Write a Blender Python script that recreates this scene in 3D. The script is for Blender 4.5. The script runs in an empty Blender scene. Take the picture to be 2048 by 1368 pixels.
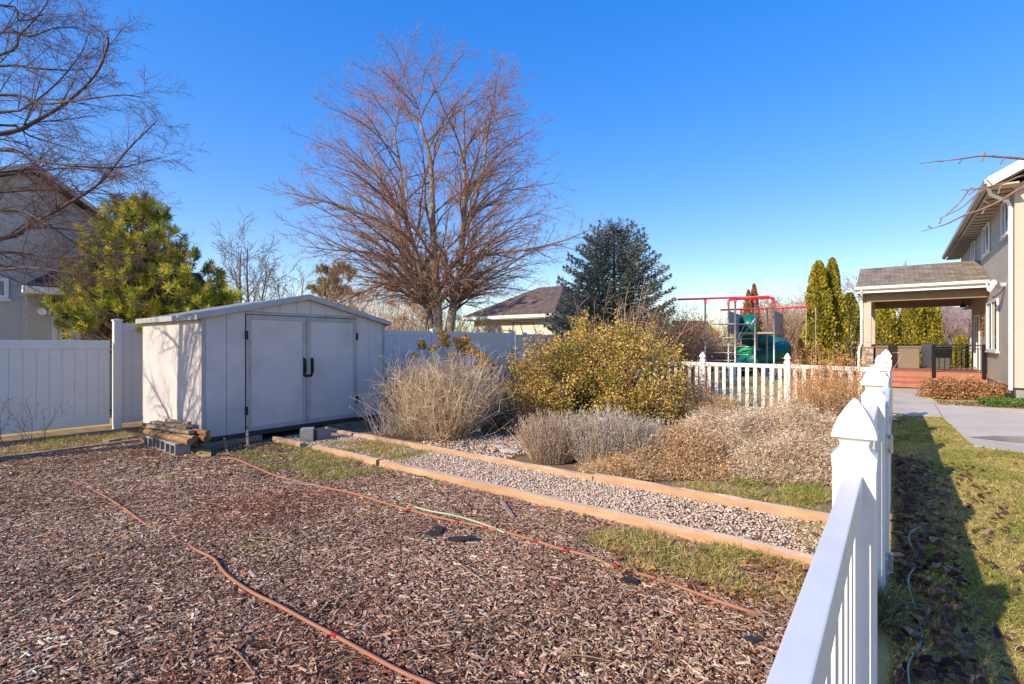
import bpy, math
import numpy as np
from mathutils import Vector
R = np.random.default_rng(20240)
SC = bpy.context.scene
COL = SC.collection
# ---------------------------------------------------------------- frame of the place
SN, CS = 0.608, 0.794          # the yard runs at about 37 degrees to the view: s along the right fence, t across it
EYE = 1.65
def ST(s, t, z=0.0): return np.array((SN*s + CS*t, CS*s - SN*t, z), float)
def G(px, py, z=0.0):          # ground point seen at a photo pixel
    d = 1000.0*(EYE - z)/(py - 686.0); return np.array(((px-1024)/1000.0*d, d, z))
def P(px, py, d): return np.array(((px-1024)/1000.0*d, d, EYE + (686.0-py)/1000.0*d))
def s_at(px, t):
    r = (px-1024)/1000.0; return -t*(CS + SN*r)/(SN - CS*r)
U = ST(1, 0); W = ST(0, 1)
# ---------------------------------------------------------------- mesh builder
class MB:
    def __init__(self): self.v = []; self.c = []; self.f = []; self.n = 0; self.uv = {}; self.nf = 0
    def add(self, V, F, col=(1, 1, 1), uv=None):
        V = np.asarray(V, float).reshape(-1, 3); F = np.asarray(F, int)
        C = np.asarray(col, float)
        if C.ndim == 1: C = np.tile(C, (len(V), 1))
        self.v.append(V); self.c.append(C); self.f.append(F + self.n); self.n += len(V)
        self.nf += len(F); return self
    def hexa(self, q, col=(1, 1, 1)):   # 8 corners: bottom ring then top ring
        return self.add(q, [(0, 3, 2, 1), (4, 5, 6, 7), (0, 1, 5, 4), (1, 2, 6, 5), (2, 3, 7, 6), (3, 0, 4, 7)], col)
    def stbox(self, s0, s1, t0, t1, z0, z1, col=(1, 1, 1)):
        return self.hexa([ST(s0, t0, z0), ST(s0, t1, z0), ST(s1, t1, z0), ST(s1, t0, z0),
                          ST(s0, t0, z1), ST(s0, t1, z1), ST(s1, t1, z1), ST(s1, t0, z1)], col)
    def box(self, c, size, ax=None, ay=None, col=(1, 1, 1), taper=1.0):   # c = centre of the base
        ax = U if ax is None else np.asarray(ax, float); ay = W if ay is None else np.asarray(ay, float)
        az = np.cross(ax, ay); az = az/np.linalg.norm(az)
        if az[2] < 0: az = -az
        a, b, h = size[0]/2, size[1]/2, size[2]; q = []
        for z, k in ((0, 1), (h, taper)):
            for x, y in ((-a, -b), (-a, b), (a, b), (a, -b)): q.append(c + ax*x*k + ay*y*k + az*z)
        return self.hexa(q, col)
    def bar(self, p, q, w, h, col=(1, 1, 1), up=(0, 0, 1)):               # rectangular bar from p to q
        p = np.asarray(p, float); q = np.asarray(q, float); d = (q-p)/np.linalg.norm(q-p)
        a = np.cross(up, d); a = a/np.linalg.norm(a); b = np.cross(d, a); v = []
        for e in (p, q):
            for x, y in ((-1, -1), (1, -1), (1, 1), (-1, 1)): v.append(e + a*x*w/2 + b*y*h/2)
        return self.hexa(v, col)
    def prism(self, poly, off, col=(1, 1, 1)):                            # planar polygon pushed along off
        A = np.asarray(poly, float); n = len(A); B = A + np.asarray(off, float)
        self.add(np.vstack([A, B]), [(i, (i+1) % n, n+(i+1) % n, n+i) for i in range(n)], col)
        b = self.n - 2*n
        self.f.append(np.array([[b+i for i in range(n)][::-1]])); self.f.append(np.array([[b+n+i for i in range(n)]])); self.nf += 2
        return self
    def segs(self, P0, P1, R0, R1, n=4, col=(1, 1, 1), over=0.0):
        P0 = np.asarray(P0, float).reshape(-1, 3); P1 = np.asarray(P1, float).reshape(-1, 3); m = len(P0)
        R0 = np.broadcast_to(np.asarray(R0, float), (m,)); R1 = np.broadcast_to(np.asarray(R1, float), (m,))
        d = P1-P0; L = np.linalg.norm(d, axis=1, keepdims=True) + 1e-9; d = d/L
        if over: P1 = P1 + d*over*R1[:, None]; P0 = P0 - d*over*R0[:, None]
        ref = np.where(np.abs(d[:, 2:3]) > .9, np.array([[1., 0, 0]]), np.array([[0, 0, 1.]]))
        a = np.cross(d, ref); a /= np.linalg.norm(a, axis=1, keepdims=True); b = np.cross(d, a)
        th = np.arange(n)*2*math.pi/n
        o = a[:, None, :]*np.cos(th)[None, :, None] + b[:, None, :]*np.sin(th)[None, :, None]
        V = np.concatenate([P0[:, None]+o*R0[:, None, None], P1[:, None]+o*R1[:, None, None]], 1)
        q = np.array([(i, (i+1) % n, n+(i+1) % n, n+i) for i in range(n)])
        F = (q[None] + (np.arange(m)*2*n)[:, None, None]).reshape(-1, 4)
        C = np.asarray(col, float); C = np.repeat(C, 2*n, 0) if C.ndim == 2 else C
        return self.add(V.reshape(-1, 3), F, C)
    def path(self, pts, r, n=8, sub=0, col=(1, 1, 1), cap=True):
        p = np.asarray(pts, float)
        r = np.broadcast_to(np.asarray(r, float), (len(p),)).copy()
        if sub: p, r = smooth(p, r, sub)
        d = np.gradient(p, axis=0); d /= np.linalg.norm(d, axis=1, keepdims=True)+1e-9
        a = np.cross(d[0], (0, 0, 1.0) if abs(d[0][2]) < .9 else (1.0, 0, 0)); rings = []
        th = np.arange(n)*2*math.pi/n
        for i in range(len(p)):
            a = a - d[i]*np.dot(a, d[i]); a /= np.linalg.norm(a)+1e-9; b = np.cross(d[i], a)
            rings.append(p[i] + r[i]*(np.cos(th)[:, None]*a + np.sin(th)[:, None]*b))
        k = len(p); F = [(i*n+j, i*n+(j+1) % n, (i+1)*n+(j+1) % n, (i+1)*n+j) for i in range(k-1) for j in range(n)]
        b0 = self.n; self.add(np.vstack(rings), F, col)
        if cap:
            self.f.append(np.array([[b0+j for j in range(n)]])); self.f.append(np.array([[b0+(k-1)*n+j for j in range(n)][::-1]])); self.nf += 2
        return self
    def leaves(self, C, size, col, asp=.55, up=0.0, dirs=None, bend=.25):
        C = np.asarray(C, float); m = len(C)
        if dirs is None:
            dirs = R.normal(size=(m, 3)); dirs[:, 2] += up
        dirs = dirs/(np.linalg.norm(dirs, axis=1, keepdims=True)+1e-9)
        a = np.cross(dirs, R.normal(size=(m, 3))); a /= np.linalg.norm(a, axis=1, keepdims=True)+1e-9
        nn = np.cross(dirs, a); sz = np.broadcast_to(np.asarray(size, float), (m,))[:, None]
        V = np.stack([C-dirs*sz*.5, C+a*sz*asp*.5+nn*sz*bend*.3, C+dirs*sz*.5+nn*sz*bend*.2, C-a*sz*asp*.5+nn*sz*bend*.3], 1)
        F = np.arange(m*4).reshape(m, 4); cc = np.asarray(col, float)
        if cc.ndim == 2: cc = np.repeat(cc, 4, 0)
        return self.add(V.reshape(-1, 3), F, cc)
    def curled(self, C, size, col, yaw, tilt, curl):      # dead leaves: two halves folded and curled along a midrib
        m = len(C); L = size[:, None]; a = np.stack([np.cos(yaw), np.sin(yaw), tilt], 1); a /= np.linalg.norm(a, axis=1, keepdims=True)
        s = np.stack([-np.sin(yaw), np.cos(yaw), R.normal(0, .35, m)], 1); s /= np.linalg.norm(s, axis=1, keepdims=True); n = np.cross(a, s); q = curl[:, None]
        w = L*R.uniform(.22, .36, (m, 1)); k = R.uniform(.8, 1.2, (m, 6, 1))
        V = [C-a*L*.5*k[:, 0], C-a*L*.18+s*w*k[:, 1]+n*L*q, C+a*L*.2+s*w*.85*k[:, 2]+n*L*q*1.2, C+a*L*.52*k[:, 3]+n*L*q*.8, C+a*L*.2-s*w*.85*k[:, 4]+n*L*q*.9, C-a*L*.18-s*w*k[:, 5]+n*L*q*1.3, C-a*L*.16, C+a*L*.2+n*L*q*.25]
        F = np.array([(0, 6, 1, 1), (6, 7, 2, 1), (0, 5, 6, 6), (6, 5, 4, 7)]); T = np.array([(0, 6, 1), (7, 3, 2), (0, 5, 6), (7, 4, 3)])
        b = self.n; self.add(np.stack(V, 1).reshape(-1, 3), (F[[1, 3]][None]+(np.arange(m)*8)[:, None, None]).reshape(-1, 4), np.repeat(col, 8, 0))
        self.f.append((T[None]+(np.arange(m)*8)[:, None, None]).reshape(-1, 3)+b); self.nf += 4*m; return self
    def blades(self, B, D, L, w, col, bend=.3):      # grass blades: base, direction, length
        m = len(B); D = D/(np.linalg.norm(D, axis=1, keepdims=True)+1e-9); L = np.broadcast_to(L, (m,))[:, None]
        a = np.cross(D, np.array((0, 0, 1.0))+R.normal(size=(m, 3))*.5); a /= np.linalg.norm(a, axis=1, keepdims=True)+1e-9
        w = np.broadcast_to(w, (m,))[:, None]; o = D.copy(); o[:, 2] = 0
        M_ = B + D*L*.55; T = B + D*L + o*L*bend - np.array((0, 0, 1.0))*L*bend*.4
        V = np.stack([B-a*w*.5, B+a*w*.5, M_+a*w*.42, M_-a*w*.42, T], 1)
        k = np.arange(m)[:, None]*5; b0 = np.array([(0, 1, 2, 3)]); cc = np.repeat(np.asarray(col), 5, 0)
        self.add(V.reshape(-1, 3), b0+k, cc); self.f.append((np.array([(3, 2, 4)])+k)+(self.n-5*m)); self.nf += m
        return self
    def sheet(self, poly, z=0.0, col=(1, 1, 1)):
        A = np.array([(p[0], p[1], z) for p in poly]); b = self.n; self.add(A, np.zeros((0, 4), int), col)
        f = list(range(b, b+len(A))); 
        area = sum(A[i][0]*A[(i+1) % len(A)][1]-A[(i+1) % len(A)][0]*A[i][1] for i in range(len(A)))
        self.f.append(np.array([f if area > 0 else f[::-1]])); self.nf += 1; return self
    def quad_uv(self, q, uv, col=(1, 1, 1)):
        self.uv[self.nf] = uv; return self.add(q, [(0, 1, 2, 3)], col)
    def mesh(self, name, origin, smooth_=False):
        V = np.vstack(self.v) - origin; C = np.vstack(self.c)
        me = bpy.data.meshes.new(name); me.vertices.add(len(V)); me.vertices.foreach_set('co', V.astype(np.float32).ravel())
        fs = [f for f in self.f if len(f)]
        tot = np.concatenate([np.full(len(f), f.shape[1]) for f in fs]).astype(np.int32)
        idx = np.concatenate([f.ravel() for f in fs]).astype(np.int32)
        me.loops.add(len(idx)); me.loops.foreach_set('vertex_index', idx)
        me.polygons.add(len(tot)); st = np.concatenate([[0], np.cumsum(tot)[:-1]]).astype(np.int32)
        me.polygons.foreach_set('loop_start', st)
        try: me.polygons.foreach_set('loop_total', tot)
        except Exception: pass
        me.polygons.foreach_set('use_smooth', np.full(len(tot), smooth_))
        at = me.color_attributes.new('Col', 'FLOAT_COLOR', 'POINT')
        at.data.foreach_set('color', np.hstack([np.clip(C, 0, 1), np.ones((len(C), 1))]).astype(np.float32).ravel())
        if self.uv:
            l = me.uv_layers.new(name='UVMap')
            for fi, uv in self.uv.items():
                for k, w in enumerate(uv): l.data[int(st[fi])+k].uv = w
        me.update(calc_edges=True); me.validate(); return me
def smooth(p, r, sub):
    n = len(p); q = np.vstack([2*p[0]-p[1], p, 2*p[-1]-p[-2]]); out = []; ro = []
    for i in range(n-1):
        a, b, c, d = q[i], q[i+1], q[i+2], q[i+3]
        for k in range(sub):
            t = k/sub
            out.append(.5*((2*b)+(c-a)*t+(2*a-5*b+4*c-d)*t*t+(3*b-a-3*c+d)*t**3)); ro.append(r[i]*(1-t)+r[i+1]*t)
    out.append(p[-1]); ro.append(r[-1]); return np.array(out), np.array(ro)
# ---------------------------------------------------------------- linking
ORIG = {}
def tag(o, label=None, cat=None, group=None, kind=None):
    if label: o['label'] = label
    if cat: o['category'] = cat
    if group: o['group'] = group
    if kind: o['kind'] = kind
    return o
def thing(name, label, cat, loc, group=None):
    o = bpy.data.objects.new(name, None); o.empty_display_size = .2; COL.objects.link(o)
    o.location = loc; ORIG[o.name] = np.array(loc, float); return tag(o, label, cat, group)
def part(name, mb, mat, parent, smooth_=False, bevel=0, label=None):
    og = ORIG[parent.name]; o = bpy.data.objects.new(name, mb.mesh(name, og, smooth_)); COL.objects.link(o)
    o.parent = parent; ORIG[o.name] = og; o.data.materials.append(mat)
    if bevel: bev(o, bevel)
    if label: o['label'] = label
    return o
def solo(name, mb, mat, label=None, cat=None, group=None, kind=None, smooth_=False, bevel=0):
    V = np.vstack(mb.v); og = np.array([V[:, 0].mean(), V[:, 1].mean(), V[:, 2].min()])
    if kind in ('structure', 'stuff'): og = np.zeros(3)
    o = bpy.data.objects.new(name, mb.mesh(name, og, smooth_)); COL.objects.link(o); o.location = og
    ORIG[o.name] = og; o.data.materials.append(mat)
    if bevel: bev(o, bevel)
    return tag(o, label, cat, group, kind)
def bev(o, w, seg=2):
    m = o.modifiers.new('Bevel', 'BEVEL'); m.width = w; m.segments = seg; m.limit_method = 'ANGLE'; m.harden_normals = False
# ---------------------------------------------------------------- materials
def nodes(name):
    m = bpy.data.materials.new(name); m.use_nodes = True; nt = m.node_tree
    return m, nt, nt.nodes['Principled BSDF']
def lin(nt, a, b): nt.links.new(a, b)
def M(name, base, base2=None, scale=6., rough=.7, bump=0., bscale=80., attr=False, spec=.3, stretch=(1, 1, 1), detail=5., contrast=(.35, .65),
      trans=0., metal=0., dirt=None, dscale=2.):
    m, nt, b = nodes(name); N = nt.nodes
    tc = N.new('ShaderNodeTexCoord'); mp = N.new('ShaderNodeMapping'); mp.inputs['Scale'].default_value = stretch
    lin(nt, tc.outputs['Object'], mp.inputs[0])
    no = N.new('ShaderNodeTexNoise'); no.inputs['Scale'].default_value = scale; no.inputs['Detail'].default_value = detail
    lin(nt, mp.outputs[0], no.inputs['Vector'])
    mr = N.new('ShaderNodeMapRange'); mr.inputs[1].default_value, mr.inputs[2].default_value = contrast; lin(nt, no.outputs[0], mr.inputs[0])
    base2 = base2 or tuple(x*.75 for x in base)
    mx = N.new('ShaderNodeMix'); mx.data_type = 'RGBA'; mx.inputs[6].default_value = (*base2, 1); mx.inputs[7].default_value = (*base, 1)
    lin(nt, mr.outputs[0], mx.inputs[0]); out = mx.outputs[2]
    if attr:
        a = N.new('ShaderNodeAttribute'); a.attribute_name = 'Col'
        mu = N.new('ShaderNodeMix'); mu.data_type = 'RGBA'; mu.blend_type = 'MULTIPLY'; mu.inputs[0].default_value = 1
        lin(nt, a.outputs['Color'], mu.inputs[6]); lin(nt, out, mu.inputs[7]); out = mu.outputs[2]
    if dirt:
        n2 = N.new('ShaderNodeTexNoise'); n2.inputs['Scale'].default_value = dscale; n2.inputs['Detail'].default_value = 8; lin(nt, tc.outputs['Object'], n2.inputs['Vector'])
        m2 = N.new('ShaderNodeMapRange'); m2.inputs[1].default_value, m2.inputs[2].default_value = .5, .75; m2.inputs[4].default_value = .55; lin(nt, n2.outputs[0], m2.inputs[0])
        x2 = N.new('ShaderNodeMix'); x2.data_type = 'RGBA'; x2.inputs[7].default_value = (*dirt, 1); lin(nt, out, x2.inputs[6]); lin(nt, m2.outputs[0], x2.inputs[0]); out = x2.outputs[2]
    lin(nt, out, b.inputs['Base Color'])
    b.inputs['Roughness'].default_value = rough; b.inputs['Specular IOR Level'].default_value = spec; b.inputs['Metallic'].default_value = metal
    if bump:
        n3 = N.new('ShaderNodeTexNoise'); n3.inputs['Scale'].default_value = bscale; n3.inputs['Detail'].default_value = 6; lin(nt, mp.outputs[0], n3.inputs['Vector'])
        bp = N.new('ShaderNodeBump'); bp.inputs['Strength'].default_value = bump; bp.inputs['Distance'].default_value = .01
        lin(nt, n3.outputs[0], bp.inputs['Height']); lin(nt, bp.outputs[0], b.inputs['Normal'])
    if trans:
        tr = N.new('ShaderNodeBsdfTranslucent'); ms = N.new('ShaderNodeMixShader'); ms.inputs[0].default_value = trans
        lin(nt, out, tr.inputs[0]); lin(nt, b.outputs[0], ms.inputs[1]); lin(nt, tr.outputs[0], ms.inputs[2])
        lin(nt, ms.outputs[0], nt.nodes['Material Output'].inputs[0])
    return m
def brickmat(name, c1, c2, mortar, bw, rh, msize=.01, rough=.9, bump=.5, off=.5):
    m, nt, b = nodes(name); N = nt.nodes
    uv = N.new('ShaderNodeTexCoord'); br = N.new('ShaderNodeTexBrick'); lin(nt, uv.outputs['UV'], br.inputs[0])
    br.inputs['Color1'].default_value = (*c1, 1); br.inputs['Color2'].default_value = (*c2, 1); br.inputs['Mortar'].default_value = (*mortar, 1)
    br.inputs['Scale'].default_value = 1; br.inputs['Brick Width'].default_value = bw; br.inputs['Row Height'].default_value = rh
    br.inputs['Mortar Size'].default_value = msize; br.inputs['Bias'].default_value = 0; br.offset = off
    no = N.new('ShaderNodeTexNoise'); no.inputs['Scale'].default_value = 2.5; no.inputs['Detail'].default_value = 8; lin(nt, uv.outputs['UV'], no.inputs['Vector'])
    mr = N.new('ShaderNodeMapRange'); mr.inputs[1].default_value = .3; mr.inputs[2].default_value = .7; mr.inputs[3].default_value = .65; mr.inputs[4].default_value = 1.2; lin(nt, no.outputs[0], mr.inputs[0])
    mu = N.new('ShaderNodeMix'); mu.data_type = 'RGBA'; mu.blend_type = 'MULTIPLY'; mu.inputs[0].default_value = 1
    lin(nt, br.outputs[0], mu.inputs[6]); lin(nt, mr.outputs[0], mu.inputs[7]); lin(nt, mu.outputs[2], b.inputs['Base Color'])
    b.inputs['Roughness'].default_value = rough; b.inputs['Specular IOR Level'].default_value = .15
    bp = N.new('ShaderNodeBump'); bp.inputs['Strength'].default_value = bump; bp.inputs['Distance'].default_value = .02
    lin(nt, br.outputs[0], bp.inputs['Height']); lin(nt, bp.outputs[0], b.inputs['Normal'])
    return m
def glass(name, col=(.02, .03, .04), rough=.03):
    m, nt, b = nodes(name); b.inputs['Base Color'].default_value = (*col, 1); b.inputs['Roughness'].default_value = rough
    b.inputs['Specular IOR Level'].default_value = 1.0; return m
def pal(n, *cs, jit=.12):       # random palette colours
    cs = np.array(cs, float); w = cs[:, 3] if cs.shape[1] == 4 else np.ones(len(cs)); w = w/w.sum()
    c = cs[R.choice(len(cs), n, p=w), :3]; return c*(1+R.normal(size=(n, 1))*jit)
VINYL = M('white vinyl', (.72, .705, .68), (.68, .67, .65), 3, .38, .05, 400, spec=.45, dirt=(.62, .58, .52), dscale=6)
VINYL2 = VINYL
RESIN = M('grey resin wall', (.64, .575, .53), (.59, .53, .49), 40, .6, .35, 160, spec=.35, dirt=(.36, .33, .31), dscale=1.5)
RTRIM = M('grey resin trim', (.46, .42, .385), (.41, .38, .35), 5, .55, .15, 120, dirt=(.24, .22, .2), dscale=4)
RROOF = M('grey resin roof', (.44, .44, .43), (.36, .36, .36), 7, .5, .2, 60)
BLACK = M('black plastic', (.015, .015, .016), None, 8, .45)
DKSTEEL = M('dark sill', (.045, .05, .06), (.03, .034, .04), 6, .5)
CEDAR = M('orange treated timber', (.88, .63, .42), (.66, .44, .27), 3.2, .75, .5, 30, stretch=(1, 1, 6), contrast=(.3, .7), dirt=(.36, .29, .23), dscale=5, attr=True)
OLDWOOD = M('weathered wood', (.36, .27, .2), (.2, .14, .1), 9, .85, .7, 45, stretch=(1, 1, 3), attr=True)
CBLOCK = M('concrete block', (.34, .325, .30), (.25, .24, .225), 30, .95, .8, 90)
CONC = M('concrete slab', (.60, .52, .425), (.53, .455, .37), 1.3, .85, .25, 120, dirt=(.33, .31, .28), dscale=.7, attr=True)
STUCCO = M('beige stucco', (.53, .455, .365), (.49, .42, .34), 3, .95, .7, 90)
STUCCO2 = M('grey stucco', (.52, .485, .45), (.47, .44, .41), 2, .95, .6, 90)
STUCCO3 = M('cream stucco', (.62, .575, .49), (.56, .52, .44), 2, .95, .5, 80)
PAINT = M('white paint', (.80, .80, .79), (.76, .76, .75), 4, .45, .05, 100)
SOFFIT = M('beige soffit', (.52, .46, .37), (.48, .42, .34), 3, .7)
DECK = M('red brown deck', (.43, .175, .115), (.36, .14, .09), 6, .7, .25, 50, dirt=(.3, .15, .11), dscale=3)
IRON = M('black iron', (.02, .021, .023), None, 10, .5)
STEEL = M('galvanised steel', (.50, .51, .53), (.40, .41, .43), 15, .4, metal=.6)
REDP = M('red enamel', (.62, .035, .05), (.52, .03, .04), 6, .35, spec=.5)
TEAL = M('teal green plastic', (.0, .17, .135), (.0, .14, .115), 3, .4, spec=.5)
GREENP = M('bright green plastic', (.01, .36, .13), (.01, .3, .1), 3, .4, spec=.5)
MESHP = M('grey mesh panel', (.36, .38, .39), (.3, .32, .33), 30, .8)
GLASS = glass('window glass'); GLASS2 = glass('blue window glass', (.05, .09, .14), .08)
BARK = M('bark', (1, 1, 1), (.6, .6, .6), 14, .95, .8, 40, attr=True, stretch=(1, 1, .3))
TWIG = M('twigs', (1, 1, 1), (.75, .75, .75), 5, .9, attr=True, spec=.15)
LEAF = M('leaf', (1, 1, 1), (.8, .8, .8), 9, .65, attr=True, trans=.3, spec=.3)
NEEDLE = M('needles', (1, 1, 1), (.75, .75, .75), 7, .7, attr=True, trans=.15, spec=.25)
CHIP = M('wood chip', (1, 1, 1), (.7, .7, .7), 60, .85, .4, 120, attr=True, spec=.2)
PEBBLE = M('pebble', (1, 1, 1), (.8, .8, .8), 40, .75, attr=True, spec=.3)
HOSE = M('brown drip tubing', (.36, .155, .085), (.30, .125, .07), 5, .55, dirt=(.3, .2, .15), dscale=9)
REDC = M('red connector', (.38, .02, .02), None, 5, .45)
FABRIC = M('black landscape fabric', (.02, .022, .026), (.035, .037, .04), 20, .9, .4, 200)
STONE = M('ledge stone', (1, 1, 1), (.7, .7, .7), 14, .95, .8, 40, attr=True)
SHING = brickmat('tan shingles', (.33, .265, .20), (.22, .175, .135), (.10, .08, .065), .30, .145, .008)
SHING2 = brickmat('dark shingles', (.07, .065, .075), (.05, .05, .06), (.025, .025, .03), .30, .145, .008)
SHING3 = brickmat('brown shingles', (.2, .14, .115), (.14, .10, .085), (.05, .035, .03), .30, .145, .008)
SHING4 = brickmat('pinkish shingles', (.36, .27, .24), (.29, .22, .2), (.17, .13, .12), .30, .145, .008)
# ================================================================ ground sheets
def sheet(name, poly, z, mat, kind='structure', label=None):
    return solo(name, MB().sheet(poly, z), mat, label, None, None, kind)
SOIL = M('garden soil', (.30, .21, .135), (.17, .115, .072), 5, .95, .9, 30, dirt=(.2, .16, .11), dscale=1.2)
MULCHM = M('mulch base', (.17, .105, .078), (.06, .038, .03), 38, .95, 1.0, 60, contrast=(.3, .7))
TURF = M('dormant turf', (.58, .42, .17), (.36, .29, .10), 2.2, .95, .9, 60, dirt=(.44, .33, .15), dscale=.5)
GRAVM = M('gravel base', (.34, .28, .235), (.16, .13, .11), 50, .9, 1.0, 60)
solo('ground', MB().sheet([(-400, -60), (400, -60), (400, 600), (-400, 600)], -.03), TURF, None, None, None, 'structure')
def stpoly(*p): return [ST(*q)[:2] for q in p]
sheet('garden_bed', stpoly((-6, -12.6), (13, -12.6), (13, -.1), (-6, -.1)), -.016, SOIL)
sheet('mulch_bed', stpoly((-6, -11.3), (3.15, -11.3), (4.2, -8.2), (4.2, -.15), (-6, -.15)), -.008, MULCHM)
sheet('lawn', stpoly((-6, -.1), (22, -.1), (22, 16), (-6, 16)), -.004, TURF)
sheet('gravel_path', stpoly((4.27, -8.5), (5.3, -8.5), (5.3, -.2), (4.27, -.2)), .006, GRAVM)
cw = MB()
gp = [G(x, y)[:2] for x, y in ((1786, 779), (1848, 779), (1872, 808), (1960, 816), (2300, 833), (2700, 935), (2048, 908), (1946, 894), (1908, 858), (1882, 834), (1786, 831))]
cw.prism([(p[0], p[1], -.02) for p in gp], (0, 0, .045))
for a_, b_ in (((1868, 806), (1888, 838)), ((1786, 806), (1866, 806))): e0, e1 = G(*a_, .0254), G(*b_, .0254); cw.bar(e0, e1, .014, .002, (.35, .33, .3))
solo('concrete_path', cw, CONC, None, None, None, 'structure')
def inpoly(X, Y, poly):
    r = np.zeros(len(X), bool); n = len(poly)
    for i in range(n):
        x0, y0 = poly[i]; x1, y1 = poly[(i+1) % n]
        c = ((y0 > Y) != (y1 > Y)) & (X < (x1-x0)*(Y-y0)/((y1-y0) if y1 != y0 else 1e-9)+x0); r ^= c
    return r
def lowf(x, y, k=1.0, ph=0.0):   # smooth pseudo-noise in -1..1
    return (np.sin(1.7*k*x+.9*k*y+ph)+np.sin(-1.1*k*x+2.1*k*y+1.3+ph*2)+np.sin(2.9*k*x-1.6*k*y+2.1-ph)+np.sin(.6*k*x+3.1*k*y+ph*3))/4
def scatter(n, poly):
    p = np.array(poly); lo, hi = p.min(0), p.max(0); A = R.uniform(lo, hi, (int(n*2.6)+20, 2))
    A = A[inpoly(A[:, 0], A[:, 1], poly)]; return A[:n]
def visible(A, mx=.6, near=1.6):
    r = A[:, 0]/np.maximum(A[:, 1], .1); return A[(A[:, 1] > near) & (np.abs(r) < 1.02+mx/np.maximum(A[:, 1], .1))]
# ---------------------------------------------------------------- wood chips over the mulch bed
mulch_poly = stpoly((-2.5, -11.1), (2.9, -11.1), (3.0, -8.7), (4.19, -8.1), (4.19, -.16), (-2.5, -.16))
def chips(n, poly, near, far, ls, dens=None):
    A = visible(scatter(n, poly)); A = A[(A[:, 1] > near) & (A[:, 1] <= far)]
    if dens is not None: A = A[R.random(len(A)) < dens(A)]
    m = len(A); L = np.clip(R.lognormal(math.log(ls), .45, m), .012, .13); wd = np.clip(L*R.uniform(.11, .34, m), .0035, .02); th = R.uniform(.0015, .0048, m)
    yaw = R.uniform(0, 2*math.pi, m)+0*m; pit = R.normal(0, .09, m); rol = R.normal(0, .2, m)
    hz = .006+.012*(lowf(A[:, 0], A[:, 1], 2.2)+1)*.5+R.random(m)**2*.013 + np.abs(np.sin(pit))*L*.35
    ax = np.stack([np.cos(yaw)*np.cos(pit), np.sin(yaw)*np.cos(pit), np.sin(pit)], 1)
    sd = np.stack([-np.sin(yaw), np.cos(yaw), np.zeros(m)], 1); up = np.cross(ax, sd)
    s2 = sd*np.cos(rol)[:, None]+up*np.sin(rol)[:, None]; u2 = np.cross(ax, s2)
    C = np.stack([A[:, 0], A[:, 1], hz], 1); q = []
    bow = R.normal(0, .08, m)*L
    for z in (0, 1):
        for x, y in ((-1, -1), (-1, 1), (1, 1), (1, -1)):
            k = R.uniform(.45, 1.05, m); e = R.uniform(.85, 1.05, m)
            q.append(C+ax*(x*L*.5*e)[:, None]+s2*(y*wd*.5*k+bow*.3)[:, None]+u2*(z*th)[:, None])
    V = np.stack(q, 1); F = np.array([(4, 5, 6, 7), (0, 1, 5, 4), (1, 2, 6, 5), (2, 3, 7, 6), (3, 0, 4, 7)])
    red = lowf(A[:, 0], A[:, 1], .8, 1.0)+.3*R.normal(size=m)
    c = pal(m, (.40, .315, .275, 3.2), (.54, .455, .41, 2.8), (.27, .19, .155, 3), (.15, .09, .068, 2.4), (.06, .036, .03, 1.3), (.28, .14, .095, 1.2), (.34, .33, .33, .7), jit=.16)
    rc = pal(m, (.27, .135, .095), (.2, .09, .062), (.38, .25, .195), (.5, .4, .35), (.1, .05, .04), jit=.15)
    c = np.where((red > .55)[:, None], rc, c)
    c = c*np.array((1.52, 1.25, .97))*(1+.24*lowf(A[:, 0], A[:, 1], 1.3, 4.)+.14*lowf(A[:, 0], A[:, 1], 4.1, 2.))[:, None]
    return V.reshape(-1, 3), (F[None]+(np.arange(m)*8)[:, None, None]).reshape(-1, 4), np.repeat(np.clip(c, .012, .85), 8, 0)
mc = MB()
for args in ((260000, mulch_poly, 1.6, 6, .016), (190000, mulch_poly, 1.6, 4.6, .025), (190000, mulch_poly, 4.6, 11, .029), (5000, mulch_poly, 1.6, 8, .058)): mc.add(*chips(*args))
solo('mulch', mc, CHIP, None, None, None, 'stuff')
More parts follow.
